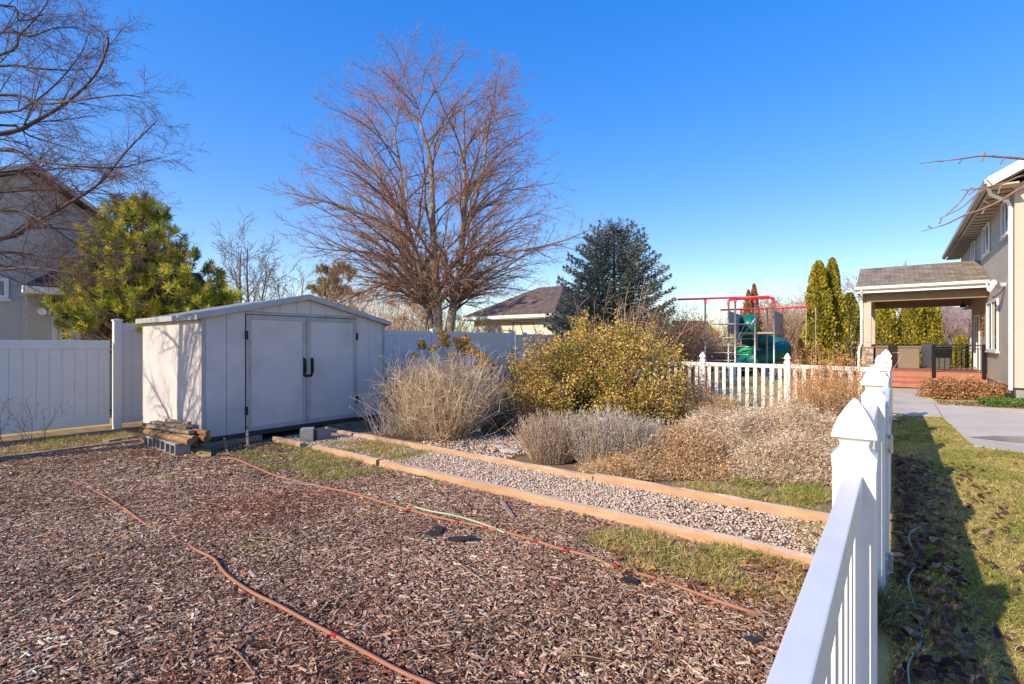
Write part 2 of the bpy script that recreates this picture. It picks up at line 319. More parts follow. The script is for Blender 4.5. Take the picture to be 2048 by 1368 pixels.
# chips trodden in among the beds' edge plants and along the left fence
# ---------------------------------------------------------------- pebbles of the path
ph = (1+5**.5)/2
ICO = np.array([(-1, ph, 0), (1, ph, 0), (-1, -ph, 0), (1, -ph, 0), (0, -1, ph), (0, 1, ph), (0, -1, -ph), (0, 1, -ph), (ph, 0, -1), (ph, 0, 1), (-ph, 0, -1), (-ph, 0, 1)])/math.sqrt(1+ph*ph)
ICF = np.array([(0, 11, 5), (0, 5, 1), (0, 1, 7), (0, 7, 10), (0, 10, 11), (1, 5, 9), (5, 11, 4), (11, 10, 2), (10, 7, 6), (7, 1, 8), (3, 9, 4), (3, 4, 2), (3, 2, 6), (3, 6, 8), (3, 8, 9), (4, 9, 5), (2, 4, 11), (6, 2, 10), (8, 6, 7), (9, 8, 1)])
def pebbles(A, rmean, z0=.01):
    m = len(A); r = np.clip(R.lognormal(math.log(rmean), .3, m), .005, .04)
    sc = np.stack([r*R.uniform(.8, 1.35, m), r*R.uniform(.7, 1.1, m), r*R.uniform(.5, .85, m)], 1); yw = R.uniform(0, 6.3, m)
    V = ICO[None]*sc[:, None]*R.uniform(.82, 1.15, (m, 12, 1)); x = V[..., 0]*np.cos(yw)[:, None]-V[..., 1]*np.sin(yw)[:, None]; y = V[..., 0]*np.sin(yw)[:, None]+V[..., 1]*np.cos(yw)[:, None]
    zz = z0+R.random(m)*.02
    V = np.stack([x+A[:, 0:1], y+A[:, 1:2], V[..., 2]+zz[:, None]], 2)
    c = pal(m, (.56, .47, .40, 3), (.63, .54, .46, 2.2), (.50, .38, .31, 2), (.43, .38, .34, 1.4), (.33, .29, .28, .7), (.70, .62, .54, .7), (.50, .37, .25, 1), jit=.1)*np.array((1.2, 1.1, .98))
    return V.reshape(-1, 3), (ICF[None]+(np.arange(m)*12)[:, None, None]).reshape(-1, 3), np.repeat(c, 12, 0)
gm = MB()
gA = scatter(56000, stpoly((4.29, -8.45), (5.29, -8.45), (5.29, -.25), (4.29, -.25)))
tt = gA@W[:2]/1.0
gA = gA[R.random(len(gA)) < np.where(tt < -7.2, .6, np.where(tt < -5.5, .22, np.where(tt > -1.2, .75, 1)))]
gm.add(*pebbles(gA, .0086))
gA = scatter(2600, stpoly((5.5, -6.2), (7.4, -6.0), (7.2, -4.2), (5.5, -4.4))); gm.add(*pebbles(gA, .012))
solo('gravel', gm, PEBBLE, None, None, None, 'stuff', smooth_=True)
# ---------------------------------------------------------------- grass
GC = ((.74, .55, .19, 3), (.52, .44, .11, 2.5), (.34, .34, .07, 1.6), (.86, .66, .30, 2.4), (.22, .26, .05, 1), (.2, .15, .06, 1))
DRY = ((.76, .57, .26, 3), (.58, .42, .15, 2), (.38, .34, .08, 2), (.24, .27, .055, 1.4))
FRESH = ((.2, .27, .035, 3), (.29, .35, .05, 2), (.42, .39, .08, 2), (.6, .47, .16, 1))
def grass(mb, A, L, w, cols, lean=.6, z=0.0):
    m = len(A); B = np.stack([A[:, 0], A[:, 1], np.full(m, z)], 1); D = R.normal(0, lean, (m, 3)); D[:, 2] = R.uniform(.35, 1.1, m)
    return mb.blades(B, D, L*R.uniform(.5, 1.35, m), w*R.uniform(.7, 1.3, m), pal(m, *cols, jit=.18), bend=.35)
gr = MB()
lawnp = [G(*p)[:2] for p in ((1786, 831), (1884, 835), (1908, 858), (1946, 893), (2060, 908), (2300, 1000), (2300, 2100), (1500, 2100))]
A = scatter(520000, lawnp); A = A[np.abs(A[:, 0]) < 1.10*A[:, 1]+.25]; A = A[(A[:, 0]*SN*0+A[:, 1] > 1.1)]; tA = A@np.array(W[:2]); A = A[tA > -.02]
nA = A[R.random(len(A)) < .85]
grass(gr, nA, .042, .004, GC, .95)
pt = nA[lowf(nA[:, 0], nA[:, 1], 1.7) > .1]; grass(gr, pt[:60000], .05, .004, FRESH, .8)
for px, py, rx, n in ((1765, 1215, .10, 260), (1770, 1250, .08, 200)):    # long tuft at the gate post
    c = G(px, py); a = c[:2]+R.normal(0, rx*.5, (n, 2)); grass(gr, a, .2, .005, ((.10, .15, .05), (.2, .21, .09), (.3, .27, .13)), .8)
solo('grass', gr, LEAF, None, None, None, 'stuff')
wg = MB()                                                                 # rough grass along the beds
def patch(px, n, L, cols, lean=.7, w=.005, thin=True):
    poly = [G(*p)[:2] for p in px]; a = scatter(n, poly)
    if thin: a = a[lowf(a[:, 0], a[:, 1], 3.5, 2.)+R.normal(0, .38, len(a)) > .05]
    grass(wg, a, L, w, cols, lean)
patch(((470, 905), (560, 890), (640, 905), (765, 938), (775, 955), (700, 962), (600, 965), (520, 945)), 15000, .075, FRESH)
patch(((600, 898), (700, 915), (775, 940), (740, 962), (600, 965), (580, 930)), 7000, .085, DRY)
patch(((640, 888), (750, 885), (850, 900), (860, 905), (815, 930), (700, 908)), 16000, .085, DRY, .9)
patch(((1180, 1075), (1250, 1060), (1400, 1080), (1625, 1130), (1600, 1215), (1500, 1195), (1330, 1150), (1230, 1145)), 17000, .085, DRY)
patch(((1190, 1070), (1640, 1125), (1600, 1225), (1220, 1150)), 5000, .06, ((.72, .55, .3, 3), (.5, .36, .16, 2), (.86, .7, .42, 1)), 1.3)
patch(((1250, 1075), (1600, 1120), (1590, 1190), (1300, 1140)), 2200, .10, FRESH)
patch(((1450, 965), (1560, 955), (1680, 985), (1680, 1030), (1560, 1005)), 6500, .085, FRESH)
patch(((1380, 975), (1660, 1000), (1660, 1030), (1400, 985)), 5000, .08, DRY)
patch(((1300, 975), (1480, 960), (1680, 985), (1670, 1028), (1500, 1005)), 7000, .075, DRY)
patch(((1570, 1040), (1650, 1050), (1630, 1110), (1590, 1090)), 1500, .06, DRY)
patch(((-40, 905), (130, 880), (255, 868), (275, 880), (150, 898), (-40, 925)), 7000, .10, DRY)
patch(((60, 880), (255, 866), (270, 876), (100, 896)), 2500, .09, FRESH)
patch(((-40, 915), (300, 890), (280, 905), (-40, 960)), 1200, .05, DRY)
for px, py, n, r, cols in ((512, 1098, 160, .07, FRESH), (755, 1030, 150, .09, FRESH), (820, 965, 420, .16, FRESH), (865, 972, 260, .1, FRESH), (1110, 1050, 90, .06, FRESH), (1165, 1085, 90, .06, FRESH),
                     (380, 1020, 90, .07, DRY), (350, 955, 200, .14, DRY), (1180, 1275, 90, .10, DRY), (1390, 1250, 60, .05, DRY), (1150, 1310, 50, .07, DRY), (1240, 1075, 150, .1, FRESH)):
    c = G(px, py); grass(wg, c[:2]+R.normal(0, r, (n, 2)), .055, .006, cols, 1.0)
solo('weeds', wg, LEAF, None, None, None, 'stuff')
# ---------------------------------------------------------------- fallen leaves
fl = MB()
def fallen(n, poly, size, cols, near=None, z=.012):
    a = scatter(n, poly)
    if near is not None: t = a@np.array(W[:2]); a = a[R.random(len(a)) < np.exp(-np.maximum(t-.05, 0)/near)+.06]
    m = len(a); d = R.normal(size=(m, 3)); d[:, 2] *= .35
    fl.curled(np.stack([a[:, 0], a[:, 1], z+R.random(m)*.025], 1), size*R.uniform(.6, 1.35, m), pal(m, *cols, jit=.2), R.uniform(0, 6.28, m), R.normal(0, .3, m), R.uniform(-.12, .4, m))
BRN = ((.14, .075, .055, 3), (.22, .125, .09, 2), (.32, .205, .15, 1.4), (.06, .036, .03, 1.4), (.42, .3, .23, .6))
strip = [ST(*p)[:2] for p in ((.6, .0), (9, .0), (9, .9), (.6, .9))]
fallen(8500, strip, .06, BRN, .22); fallen(1500, [ST(*p)[:2] for p in ((.6, .0), (9, .0), (9, .35), (.6, .35))], .07, BRN, None, .03)
fallen(520, lawnp, .045, ((.25, .12, .07), (.14, .065, .045), (.33, .2, .12)), None)
fallen(420, [G(*p)[:2] for p in ((-40, 900), (300, 880), (560, 900), (300, 960), (-40, 970))], .04, ((.45, .26, .12), (.33, .17, .08), (.5, .35, .2)))
fallen(420, [G(*p)[:2] for p in ((1200, 1080), (1640, 1130), (1620, 1240), (1250, 1160))], .05, ((.36, .17, .06), (.25, .12, .05), (.5, .27, .1)))
fallen(260, [G(*p)[:2] for p in ((1330, 1010), (1650, 1030), (1640, 1110), (1330, 1060))], .035, ((.3, .15, .06), (.15, .07, .04)))
fallen(500, [G(*p)[:2] for p in ((1872, 803), (2060, 812), (2060, 819), (1875, 812))], .05, ((.3, .16, .08), (.2, .1, .05)))
solo('fallen_leaves', fl, LEAF, None, None, None, 'stuff')
gcv = MB(); a = scatter(2400, [G(*p)[:2] for p in ((1948, 806), (2070, 803), (2070, 817), (1975, 814))]); m = len(a)
gcv.leaves(np.stack([a[:, 0], a[:, 1], R.uniform(.02, .16, m)], 1), .07, pal(m, (.08, .17, .03), (.13, .24, .04), (.2, .26, .06)), .6)
solo('ground_cover', gcv, LEAF, None, None, None, 'stuff')
pud = MB(); pp = [G(*p, .03)[:2] for p in ((1938, 874), (1990, 871), (2048, 873), (2200, 886), (2200, 896), (2048, 886), (1985, 880))]
pud.sheet(pp, .0292); WET = M('wet concrete', (.13, .11, .09), (.26, .215, .17), 2, .3, spec=.4); solo('puddle', pud, WET, None, None, None, 'structure')
# ---------------------------------------------------------------- timber edging of the gravel path
def timber(s, t0, t1, h, label, rise=0.0):
    b = MB(); n = 15; w = .075
    ts = np.linspace(t0, t1, n); so = s+np.concatenate([[0], R.normal(0, .006, n-2), [0]]); ring = []
    for k in range(n):
        ring.append([ST(so[k]+ds+R.normal(0, .003), ts[k], z*.88+R.normal(0, .003)) for (ds, z) in ((-w/2, -.03), (w/2, -.03), (w/2, h+rise*(k/(n-1))), (-w/2, h+rise*(k/(n-1))))])
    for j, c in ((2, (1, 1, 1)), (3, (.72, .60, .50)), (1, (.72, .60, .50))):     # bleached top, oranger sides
        V = []; cc = []
        for k in range(n): V += [ring[k][j], ring[k][(j+1) % 4]]; e = R.uniform(.82, 1.05); cc += [np.array(c)*e]*2
        b.add(V, [(2*k, 2*k+1, 2*k+3, 2*k+2) for k in range(n-1)], cc)
    for k in (0, n-1): b.add(ring[k], [(0, 1, 2, 3)], (.6, .5, .42))
    return solo('edging_timber', b, CEDAR, label, 'timber', 'timbers edging the gravel path')
timber(4.25, -8.30, -7.42, .085, 'short edging timber beside the concrete block at the shed door')
timber(4.25, -7.05, -5.52, .095, 'edging timber half sunk in grass between the shed and the gravel')
timber(4.25, -5.45, -.25, .10, 'long orange edging timber on the mulch side of the gravel path')
timber(5.31, -8.40, -7.60, .07, 'short edging timber running under the pale dry grass clump')
timber(5.30, -7.55, -2.84, .085, 'orange edging timber between the gravel path and the dry grass clump')
timber(5.32, -2.83, -.25, .115, 'knotty orange edging timber between gravel and brown ground cover')
# ---------------------------------------------------------------- hoses, scraps, boards
def gpath(pts, z): return [G(x, y, z) for x, y in pts]
h1 = MB().path([G(x, y, z) for x, y, z in ((128, 956, .012), (165, 970, .02), (205, 990, .02), (243, 1013, .03), (290, 1047, .022), (330, 1068, .002), (362, 1082, .004), (395, 1101, .024), (428, 1118, .035), (452, 1148, .035), (500, 1182, .04), (560, 1212, .04), (620, 1245, .035), (668, 1270, .03), (735, 1307, .035), (800, 1342, .035), (866, 1370, .035), (960, 1412, .03), (1080, 1460, .03))], .0108, 10, 5)
t = thing('drip_hose', 'brown drip hose snaking across the wood chips towards the viewer', 'hose', G(128, 956), 'drip hoses on the mulch')
part('tube', h1, HOSE, t, True)
def coupling(parent, px, py, d, r=.018):
    a = G(px, py, .032); r *= .74; d = np.array((d[0], d[1], 0.0)); d /= np.linalg.norm(d)
    k = part('coupling', MB().path([a-d*.022, a+d*.022], r, 8), REDC, parent, True); return k
for px, py in ((243, 1013), (431, 1119), (669, 1270), (742, 1311)): coupling(t, px, py, (1, -.7))
h2 = MB().path([G(x, y, z) for x, y, z in ((440, 917, .03), (470, 918, .045), (510, 934, .045), (560, 954, .03), (640, 973, .025), (700, 985, .03), (760, 1003, .032), (830, 1023, .03), (900, 1040, .03), (960, 1052, .03), (1040, 1072, .032), (1120, 1097, .03), (1180, 1113, .026), (1240, 1138, .012), (1292, 1151, .03), (1350, 1170, .035), (1430, 1200, .03), (1490, 1220, .028), (1530, 1232, .005))], .0115, 10, 5)
t = thing('drip_hose', 'brown drip hose running below the gravel path to the shed grass', 'hose', G(440, 917), 'drip hoses on the mulch')
part('tube', h2, HOSE, t, True)
for px, py in ((818, 1020), (915, 1043), (972, 1055), (1072, 1082), (1133, 1101), (1232, 1131)): coupling(t, px, py, (1, -.8), .016)
MINT = M('mint plastic', (.40, .46, .30), (.33, .39, .26), 4, .5)
solo('garden_hose', MB().path(gpath(((828, 1013), (860, 1022), (905, 1030), (945, 1041), (985, 1055), (1010, 1066)), .035), .009, 8, 5), MINT, 'pale mint green hose piece beside the brown drip hose', 'hose', smooth_=True)
WIREG = M('green wire', (.16, .30, .24), None, 4, .5)
solo('garden_wire', MB().path([ST(s, tt, .05+.03*math.sin(s*5)) for s, tt in ((1.2, .07), (1.9, .05), (2.5, .10), (3.1, .05), (3.6, .12), (4.2, .07), (4.8, .13), (5.2, .09), (5.6, .17))], .005, 6, 6), WIREG, 'thin green wire trailing through dead leaves along the fence', 'wire', smooth_=True)
for pts, lab in ((((852, 1066), (872, 1052), (888, 1056), (880, 1070), (862, 1072)), 'small torn black fabric scrap pointed at one end in the mulch'),
                 (((895, 1078), (915, 1074), (952, 1076), (955, 1081), (920, 1084), (898, 1083)), 'long flat black fabric scrap lying on the wood chips'),
                 (((1240, 1163), (1246, 1154), (1262, 1155), (1276, 1166), (1272, 1172), (1255, 1167)), 'black fabric scrap poking out under a grass tuft'),
                 (((1483, 1278), (1500, 1274), (1525, 1283), (1508, 1287)), 'tiny black fabric scrap near the white fence rail')):
    b = MB(); q = [G(x, y, .03) for x, y in pts]; q = [p+np.array((0, 0, R.uniform(-.004, .015))) for p in q]; b.prism(q, (0, 0, .004)); solo('fabric_scrap', b, FABRIC, lab, 'fabric scrap', 'fabric scraps in the mulch')
def sticks(p, q, w, h, lab, col=(1, 1, 1), cat='board', name='board', z=.03):
    b = MB().bar(G(*p, z), G(*q, z), w, h, col); return solo(name, b, OLDWOOD, lab, cat, bevel=.003)
sticks((1004, 1002), (1026, 1034), .035, .02, 'short grey board lying on chips below the gravel path', (1.3, 1.2, 1.1))
sticks((566, 963), (640, 970), .05, .012, 'flat pale board strip beside the drip hose', (1.7, 1.6, 1.5))
sticks((-60, 925), (276, 881), .10, .05, 'long grey weathered board edging the mulch below the fence', (1.25, 1.25, 1.3))
sticks((212, 884), (268, 874), .12, .06, 'short broken grey board near the stacked logs', (1.2, 1.15, 1.1))
b = MB().bar(G(380, 914, .02), G(402, 916, .05), .1, .06, (1.5, 1.0, .6)); b = MB().prism([G(379, 902, .02), G(401, 918, .0), G(401, 905, .05)], (.12, .05, .03), (1.7, 1.05, .6)); solo('board_offcut', b, OLDWOOD, 'wedge shaped orange board offcut beside the shed corner', 'board')
tw = MB()
for p, q in (((80, 1022), (140, 1017)), ((545, 1040), (590, 1031)), ((900, 1112), (990, 1180)), ((1130, 1310), (1220, 1322)), ((455, 1290), (510, 1350)), ((490, 1075), (590, 1090)), ((250, 1100), (290, 1075)), ((640, 1345), (720, 1315)), ((690, 1240), (715, 1205)), ((1600, 1110), (1640, 1095))):
    a, c = G(*p, .035), G(*q, .04); mid = (a+c)/2+R.normal(0, .02, 3); mid[2] = .045
    b = MB().path([a, mid, c], [.004, .0045, .002], 6, 4, col=(1.2, 1.0, .8)); solo('stick', b, OLDWOOD, 'thin dry stick lying on the wood chips', 'stick', 'sticks on the mulch', smooth_=True)
# ================================================================ privacy fence
def privacy(name, label, segs, step=2.15, group='white privacy fences'):
    """segs: (s0, s1, t, ztop, post positions)"""
    s0, s1, t, zt, posts, zb = segs
    th = thing(name, label, 'fence', ST((s0+s1)/2, t, 0), group)
    top, bot, pan = MB(), MB(), MB(); edges = sorted(posts)
    spans = [(a+.065, b-.065) for a, b in zip(edges[:-1], edges[1:])]
    if s0 < edges[0]-.1: spans.insert(0, (s0, edges[0]-.065))
    if s1 > edges[-1]+.1: spans.append((edges[-1]+.065, s1))
    for a, b in spans:
        top = MB().stbox(a, b, t-.022, t+.028, zt-.16, zt, (1, 1, 1)); part('top_rail', top, VINYL2, th, bevel=.006)
        bot = MB().stbox(a, b, t-.022, t+.028, zb, zb+.16); part('bottom_rail', bot, VINYL2, th, bevel=.006)
        pan = MB(); n = max(1, int(round((b-a)/.175))); w = (b-a)/n
        for k in range(n): pan.stbox(a+k*w+.003, a+(k+1)*w-.003, t-.012, t+.012, zb+.155, zt-.155)
        pan.stbox(a, b, t-.006, t+.004, zb+.155, zt-.155, (1, 1, 1)); part('panel', pan, VINYL2, th)
    for p in edges:
        po = part('post', MB().stbox(p-.064, p+.064, t-.064, t+.064, -.02, zt+.035), VINYL2, th, bevel=.006)
        c = MB(); z = zt+.035; q = [ST(p+a, t+b, z) for a, b in ((-.075, -.075), (-.075, .075), (.075, .075), (.075, -.075))]+[ST(p+a, t+b, z+.03) for a, b in ((-.075, -.075), (-.075, .075), (.075, .075), (.075, -.075))]+[ST(p, t, z+.05)]
        c.add(q, [(0, 1, 5, 4), (1, 2, 6, 5), (2, 3, 7, 6), (3, 0, 4, 7)]); c.add(q, [(4, 5, 8), (5, 6, 8), (6, 7, 8), (7, 4, 8)]); c.add(q[:4], [(3, 2, 1, 0)]); part('cap', c, VINYL2, po, bevel=.004)
    return th
FT = -12.0
privacy('privacy_fence', 'low plain white fence section left of the shed with a bare foot', (-4.6, 2.93, FT, 1.70, (-3.9, -1.65, .62), .1))
b = None
privacy('privacy_fence', 'tall white fence section running behind the shed to the garden corner', (3.06, 15.75, FT, 2.04, (3.05, 5.2, 7.3, 9.35, 11.4, 13.5, 15.72), .08))
# short return at the corner, facing the sun
th = thing('privacy_fence', 'short sunlit return of white fence at the garden corner', 'fence', ST(15.8, FT+.2), 'white privacy fences')
part('panel', MB().stbox(15.79, 15.83, FT+.07, FT+.45, .05, 1.98), VINYL, th, bevel=.005)
part('post', MB().stbox(15.75, 15.88, FT+.45, FT+.58, -.02, 2.06), VINYL, th, bevel=.006)
privacy('privacy_fence', 'far white fence section beyond the corner behind the yellow shrub', (15.95, 44, FT+.5, 2.0, tuple(18.0+2.3*k for k in range(12)), .08))
# ================================================================ picket fences
CAP = [(0, .0635), (.045, .0665), (.05, .062), (.058, .054), (.068, .046), (.082, .041), (.096, .045), (.106, .053), (.11, .066), (.116, .0665), (.15, .058), (.18, .045), (.205, .031), (.228, .016), (.24, .006), (.243, .001)]
def gothic(parent, s, t, z, k=1.0):
    V = []; n = len(CAP)
    for h, r in CAP:
        for a, b in ((-1, -1), (-1, 1), (1, 1), (1, -1)): V.append(ST(s+a*r*k, t+b*r*k, z+h*k))
    F = [(i*4+j, i*4+(j+1) % 4, (i+1)*4+(j+1) % 4, (i+1)*4+j) for i in range(n-1) for j in range(4)]+[(3, 2, 1, 0)]
    c = MB().add(V, F); o = part('cap', c, VINYL, parent, bevel=.0025); return o
def picket(name, label, pts, tops, group, along='s', skip=(), zb=.09, extend=None):
    """pts: post positions along the run; tops: height of each cap tip"""
    f0 = pts[0]; th = thing(name, label, 'fence', f0(0) if callable(f0) else ST(*pts[0]), group)
    for i, ((s, t), zt) in enumerate(zip(pts, tops)):
        po = part('post', MB().stbox(s-.0635, s+.0635, t-.0635, t+.0635, -.03, zt-.242), VINYL, th, bevel=.004); gothic(po, s, t, zt-.243)
    for i in range(len(pts)-1):
        if i in skip: continue
        (sa, ta), (sb, tb) = pts[i], pts[i+1]; za, zc = tops[i]-.257, tops[i+1]-.257
        A, B = ST(sa, ta), ST(sb, tb); L = np.linalg.norm(B-A); d = (B-A)/L; nrm = np.array((-d[1], d[0], 0))
        def rail(z0, z1, w, h):
            a = A+d*.064+np.array((0, 0, z0)); b = B-d*.064+np.array((0, 0, z1)); q = []
            for z in (-h, 0):
                for e, x in ((a, -1), (a, 1), (b, 1), (b, -1)): q.append(e+nrm*x*w/2+np.array((0, 0, z)))
            return MB().hexa(q)
        part('top_rail', rail(za, zc, .0508, .089), VINYL, th, bevel=.004)
        part('bottom_rail', rail(zb+.09, zb+.09, .0508, .089), VINYL, th, bevel=.004)
        n = int(round((L-.13)/.168)); pk = MB()
        for k in range(n):
            u = .064+(L-.128)*(k+.5)/n; zt = za+(zc-za)*u/L-.089; c = A+d*u; q = []
            for z in (zb+.09, zt):
                for x, y in ((-1, -1), (-1, 1), (1, 1), (1, -1)): q.append(c+d*x*.0385+nrm*y*.011+np.array((0, 0, z)))
            pk.hexa(q)
        part('pickets', pk, VINYL, th)
    return th
RT = -.113
RP = [(-3.75, RT), (-1.8, RT), (.15, RT), (2.15, RT), (4.1, RT), (6.1, RT), (8.0, RT), (9.95, RT), (12.6, RT)]
RZ = [1.45, 1.45, 1.452, 1.454, 1.505, 1.512, 1.545, 1.55, 1.5]
fence = picket('picket_fence', 'white vinyl picket fence with pointed caps running alongside the lawn', RP, RZ, 'white picket fences', skip=(4,))
picket('picket_fence', 'white picket fence crossing behind the bushes in front of the play set', [(12.55, -5.58), (12.55, -3.73), (12.58, -1.9), (12.6, -.26)], [1.46, 1.44, 1.43, 1.41], 'white picket fences')
# gate between the second and third post of the near fence
g = thing('garden_gate', 'white picket gate hung on metal hinges where the gravel path ends', 'gate', ST(5.1, RT))
for s in (4.22, 5.98): part('upright', MB().stbox(s-.03, s+.03, -.09, -.03, .10, 1.22), VINYL, g, bevel=.004)
for z in (.12, 1.14): part('rail', MB().stbox(4.25, 5.95, -.085, -.035, z, z+.085), VINYL, g, bevel=.004)
pk = MB()
for k in range(10): pk.stbox(4.33+k*.165, 4.41+k*.165, -.075, -.05, .205, 1.14)
part('pickets', pk, VINYL, g)
HW = M('bare hinge metal', (.55, .56, .58), (.45, .46, .48), 20, .35, metal=.8)
for z in (.98, .19):
    h = MB().stbox(4.06, 4.16, -.05, -.038, z-.05, z+.05); h.stbox(4.15, 4.27, -.05, -.012, z-.035, z+.035); h.path([ST(4.165, -.02, z-.06), ST(4.165, -.02, z+.06)], .012, 8); part('hinge', h, HW, g, bevel=.002)
la = MB().stbox(5.95, 6.16, -.05, -.022, .88, .96); la.path([ST(6.05, -.03, .92), ST(6.05, .02, .92)], .009, 8); part('latch', la, HW, g, bevel=.002)
# ================================================================ garden shed
TF, TB, S0, S1 = -8.58, -11.2, 3.24, 6.76; ZE, ZR, SR = 2.05, 2.455, 5.0
def zroof(s): return ZE+(ZR-ZE)*(1-abs(s-SR)/(SR-S0))
shed = thing('storage_shed', 'grey resin garden shed with double doors and low gabled roof', 'shed', ST(SR, -9.9))
core = MB().prism([ST(a, TB+.05, z) for a, z in ((S0+.03, .14), (S1-.03, .14), (S1-.03, ZE-.02), (SR, ZR-.02), (S0+.03, ZE-.02))], (W*(TF-TB-.07)), (.6, .6, .6)); part('inner_shell', core, RTRIM, shed)
def strip(s0, s1, zb=.16, zt=None, t0=TF-.03, t1=TF, into=None):
    ps = [(s0, zb), (s1, zb), (s1, zroof(s1) if zt is None else zt)]
    if zt is None and s0 < SR < s1: ps.append((SR, ZR))
    ps.append((s0, zroof(s0) if zt is None else zt)); into.prism([ST(a, t0, z) for a, z in ps], W*(t1-t0))
fw = MB(); D0, D1, D2, DZ = 3.915, 4.99, 6.06, 2.13
for a, b in ((3.30, 3.612), (3.618, D0-.012), (D2+.012, 6.386), (6.392, 6.70)): strip(a, b, into=fw)
gs = [D0-.012, 4.2, 4.5, 4.8, 5.08, 5.38, 5.68, D2+.012]
for a, b in zip(gs[:-1], gs[1:]): strip(a+.003, b-.003, DZ+.05, into=fw)
part('front_wall', fw, RESIN, shed, bevel=.003)
ct = MB()
for a, b in ((S0, 3.294), (6.706, S1)): ct.stbox(a, b, TF-.06, TF+.008, .16, zroof((a+b)/2)-.012)
ct.stbox(D0-.01, D2+.01, TF-.02, TF+.012, DZ+.004, DZ+.046); part('corner_trim', ct, RTRIM, shed, bevel=.004)
sw = MB()
for k in range(5): a = TB+.02+k*(TF-.06-TB-.02)/5; sw.stbox(S0-.002, S0+.028, a+.001, a+(TF-.06-TB-.02)/5-.001, .16, ZE)
part('side_wall', sw, RESIN, shed, bevel=.003)
sw = MB().stbox(S1-.028, S1+.002, TB+.02, TF-.06, .16, ZE); part('side_wall', sw, RESIN, shed)
sw = MB().stbox(S0, S1, TB-.02, TB+.01, .16, ZE); part('rear_wall', sw, RESIN, shed)
part('sill', MB().stbox(S0-.015, S1+.015, TB-.01, TF+.03, .095, .155), DKSTEEL, shed, bevel=.004)
for q in ((S0-.01, 4.18, TF-.07, TF+.02), (5.4, S1, TF-.07, TF+.015), (S0-.008, S0+.08, TB, TF-.08)): part('skid', MB().stbox(*q, -.02, .09), OLDWOOD, shed, bevel=.004)
def door(s0, s1, hs, lab):
    d = MB().stbox(s0+.006, s1-.006, TF-.012, TF+.012, .175, DZ-.008); o = part('door', d, RESIN, shed, bevel=.003, label=lab)
    f = MB(); w = .075
    for q in ((s0+.006, s0+.006+w, .175, DZ-.008), (s1-.006-w, s1-.006, .175, DZ-.008), (s0+.006+w, s1-.006-w, DZ-.008-w, DZ-.008), (s0+.006+w, s1-.006-w, .175, .175+w)): f.stbox(q[0], q[1], TF+.0125, TF+.024, q[2], q[3])
    part('door_frame', f, RTRIM, o, bevel=.003)
    hx = s0 if hs < 0 else s1
    for z in (.52, 1.78):
        part('hinge', MB().stbox(hx-.022, hx+.022, TF+.025, TF+.042, z-.07, z+.07), BLACK, o, bevel=.003)
    xh = s1-.055 if hs < 0 else s0+.095
    zc = 1.22; h = MB().path([ST(xh, TF+.024, zc+.14), ST(xh, TF+.05, zc+.13), ST(xh, TF+.07, zc+.04), ST(xh, TF+.07, zc-.06), ST(xh, TF+.045, zc-.14), ST(xh, TF+.024, zc-.15)], [.02, .02, .017, .017, .015, .016], 8, 4)
    h.stbox(xh-.017, xh+.017, TF+.0235, TF+.032, zc-.17, zc+.16)
    if hs > 0: h.stbox(s0-.05, s0+.09, TF+.026, TF+.045, zc-.19, zc-.15)
    part('handle', h, BLACK, o, True)
door(D0, D1, -1, 'left shed door hinged beside the corner panel'); door(D1, D2, 1, 'right shed door with the latch')
part('door_gap', MB().stbox(D0-.012, D2+.012, TF-.028, TF-.013, .16, DZ+.004), BLACK, shed)
rf = MB(); ov = .07
def roofpoly(s): return ZE+(ZR-ZE)*(1-abs(s-SR)/(SR-S0))
for sg in (-1, 1):
    e = SR+sg*(SR-S0+ov); n = 11
    for k in range(n):
        ta = TB-.06+k*(TF+.07-TB+.06)/n; tb = TB-.06+(k+1)*(TF+.07-TB+.06)/n
        q = []
        for dz in (.004, .05):
            for a, t_ in ((SR, ta), (SR, tb-.006), (e, tb-.006), (e, ta)): q.append(ST(a, t_, roofpoly(a)+dz+(.012 if k % 2 else 0)*(dz > .01)))
        rf.hexa(q)
o = part('roof', rf, RROOF, shed, bevel=.004)
fa = MB()
for sg in (-1, 1):
    e = SR+sg*(SR-S0+ov+.01)
    fa.prism([ST(SR, TF+.072, ZR-.012), ST(e, TF+.072, roofpoly(e)-.012), ST(e, TF+.072, roofpoly(e)+.078), ST(SR, TF+.072, ZR+.088)], W*.022)
    fa.stbox(min(e, e+sg*.02), max(e, e+sg*.02), TB-.07, TF+.094, roofpoly(e)-.022, roofpoly(e)+.066)
part('fascia', fa, RROOF, o, bevel=.006)
for px, py, q in ((446, 886, (456, 912)), (492, 868, (495, 905))):
    a = ST(s_at(px, TF), TF+.04, .26 if px > 480 else .13); c = G(q[0], q[1], .0); solo('stake', MB().bar(a, c, .035, .02, (1.5, 1.5, 1.55)), OLDWOOD, 'thin grey stake leaning on the sill below the shed hinge' if px > 480 else 'short grey stake leaning near the shed corner', 'stake', 'stakes leaning on the shed', bevel=.003)
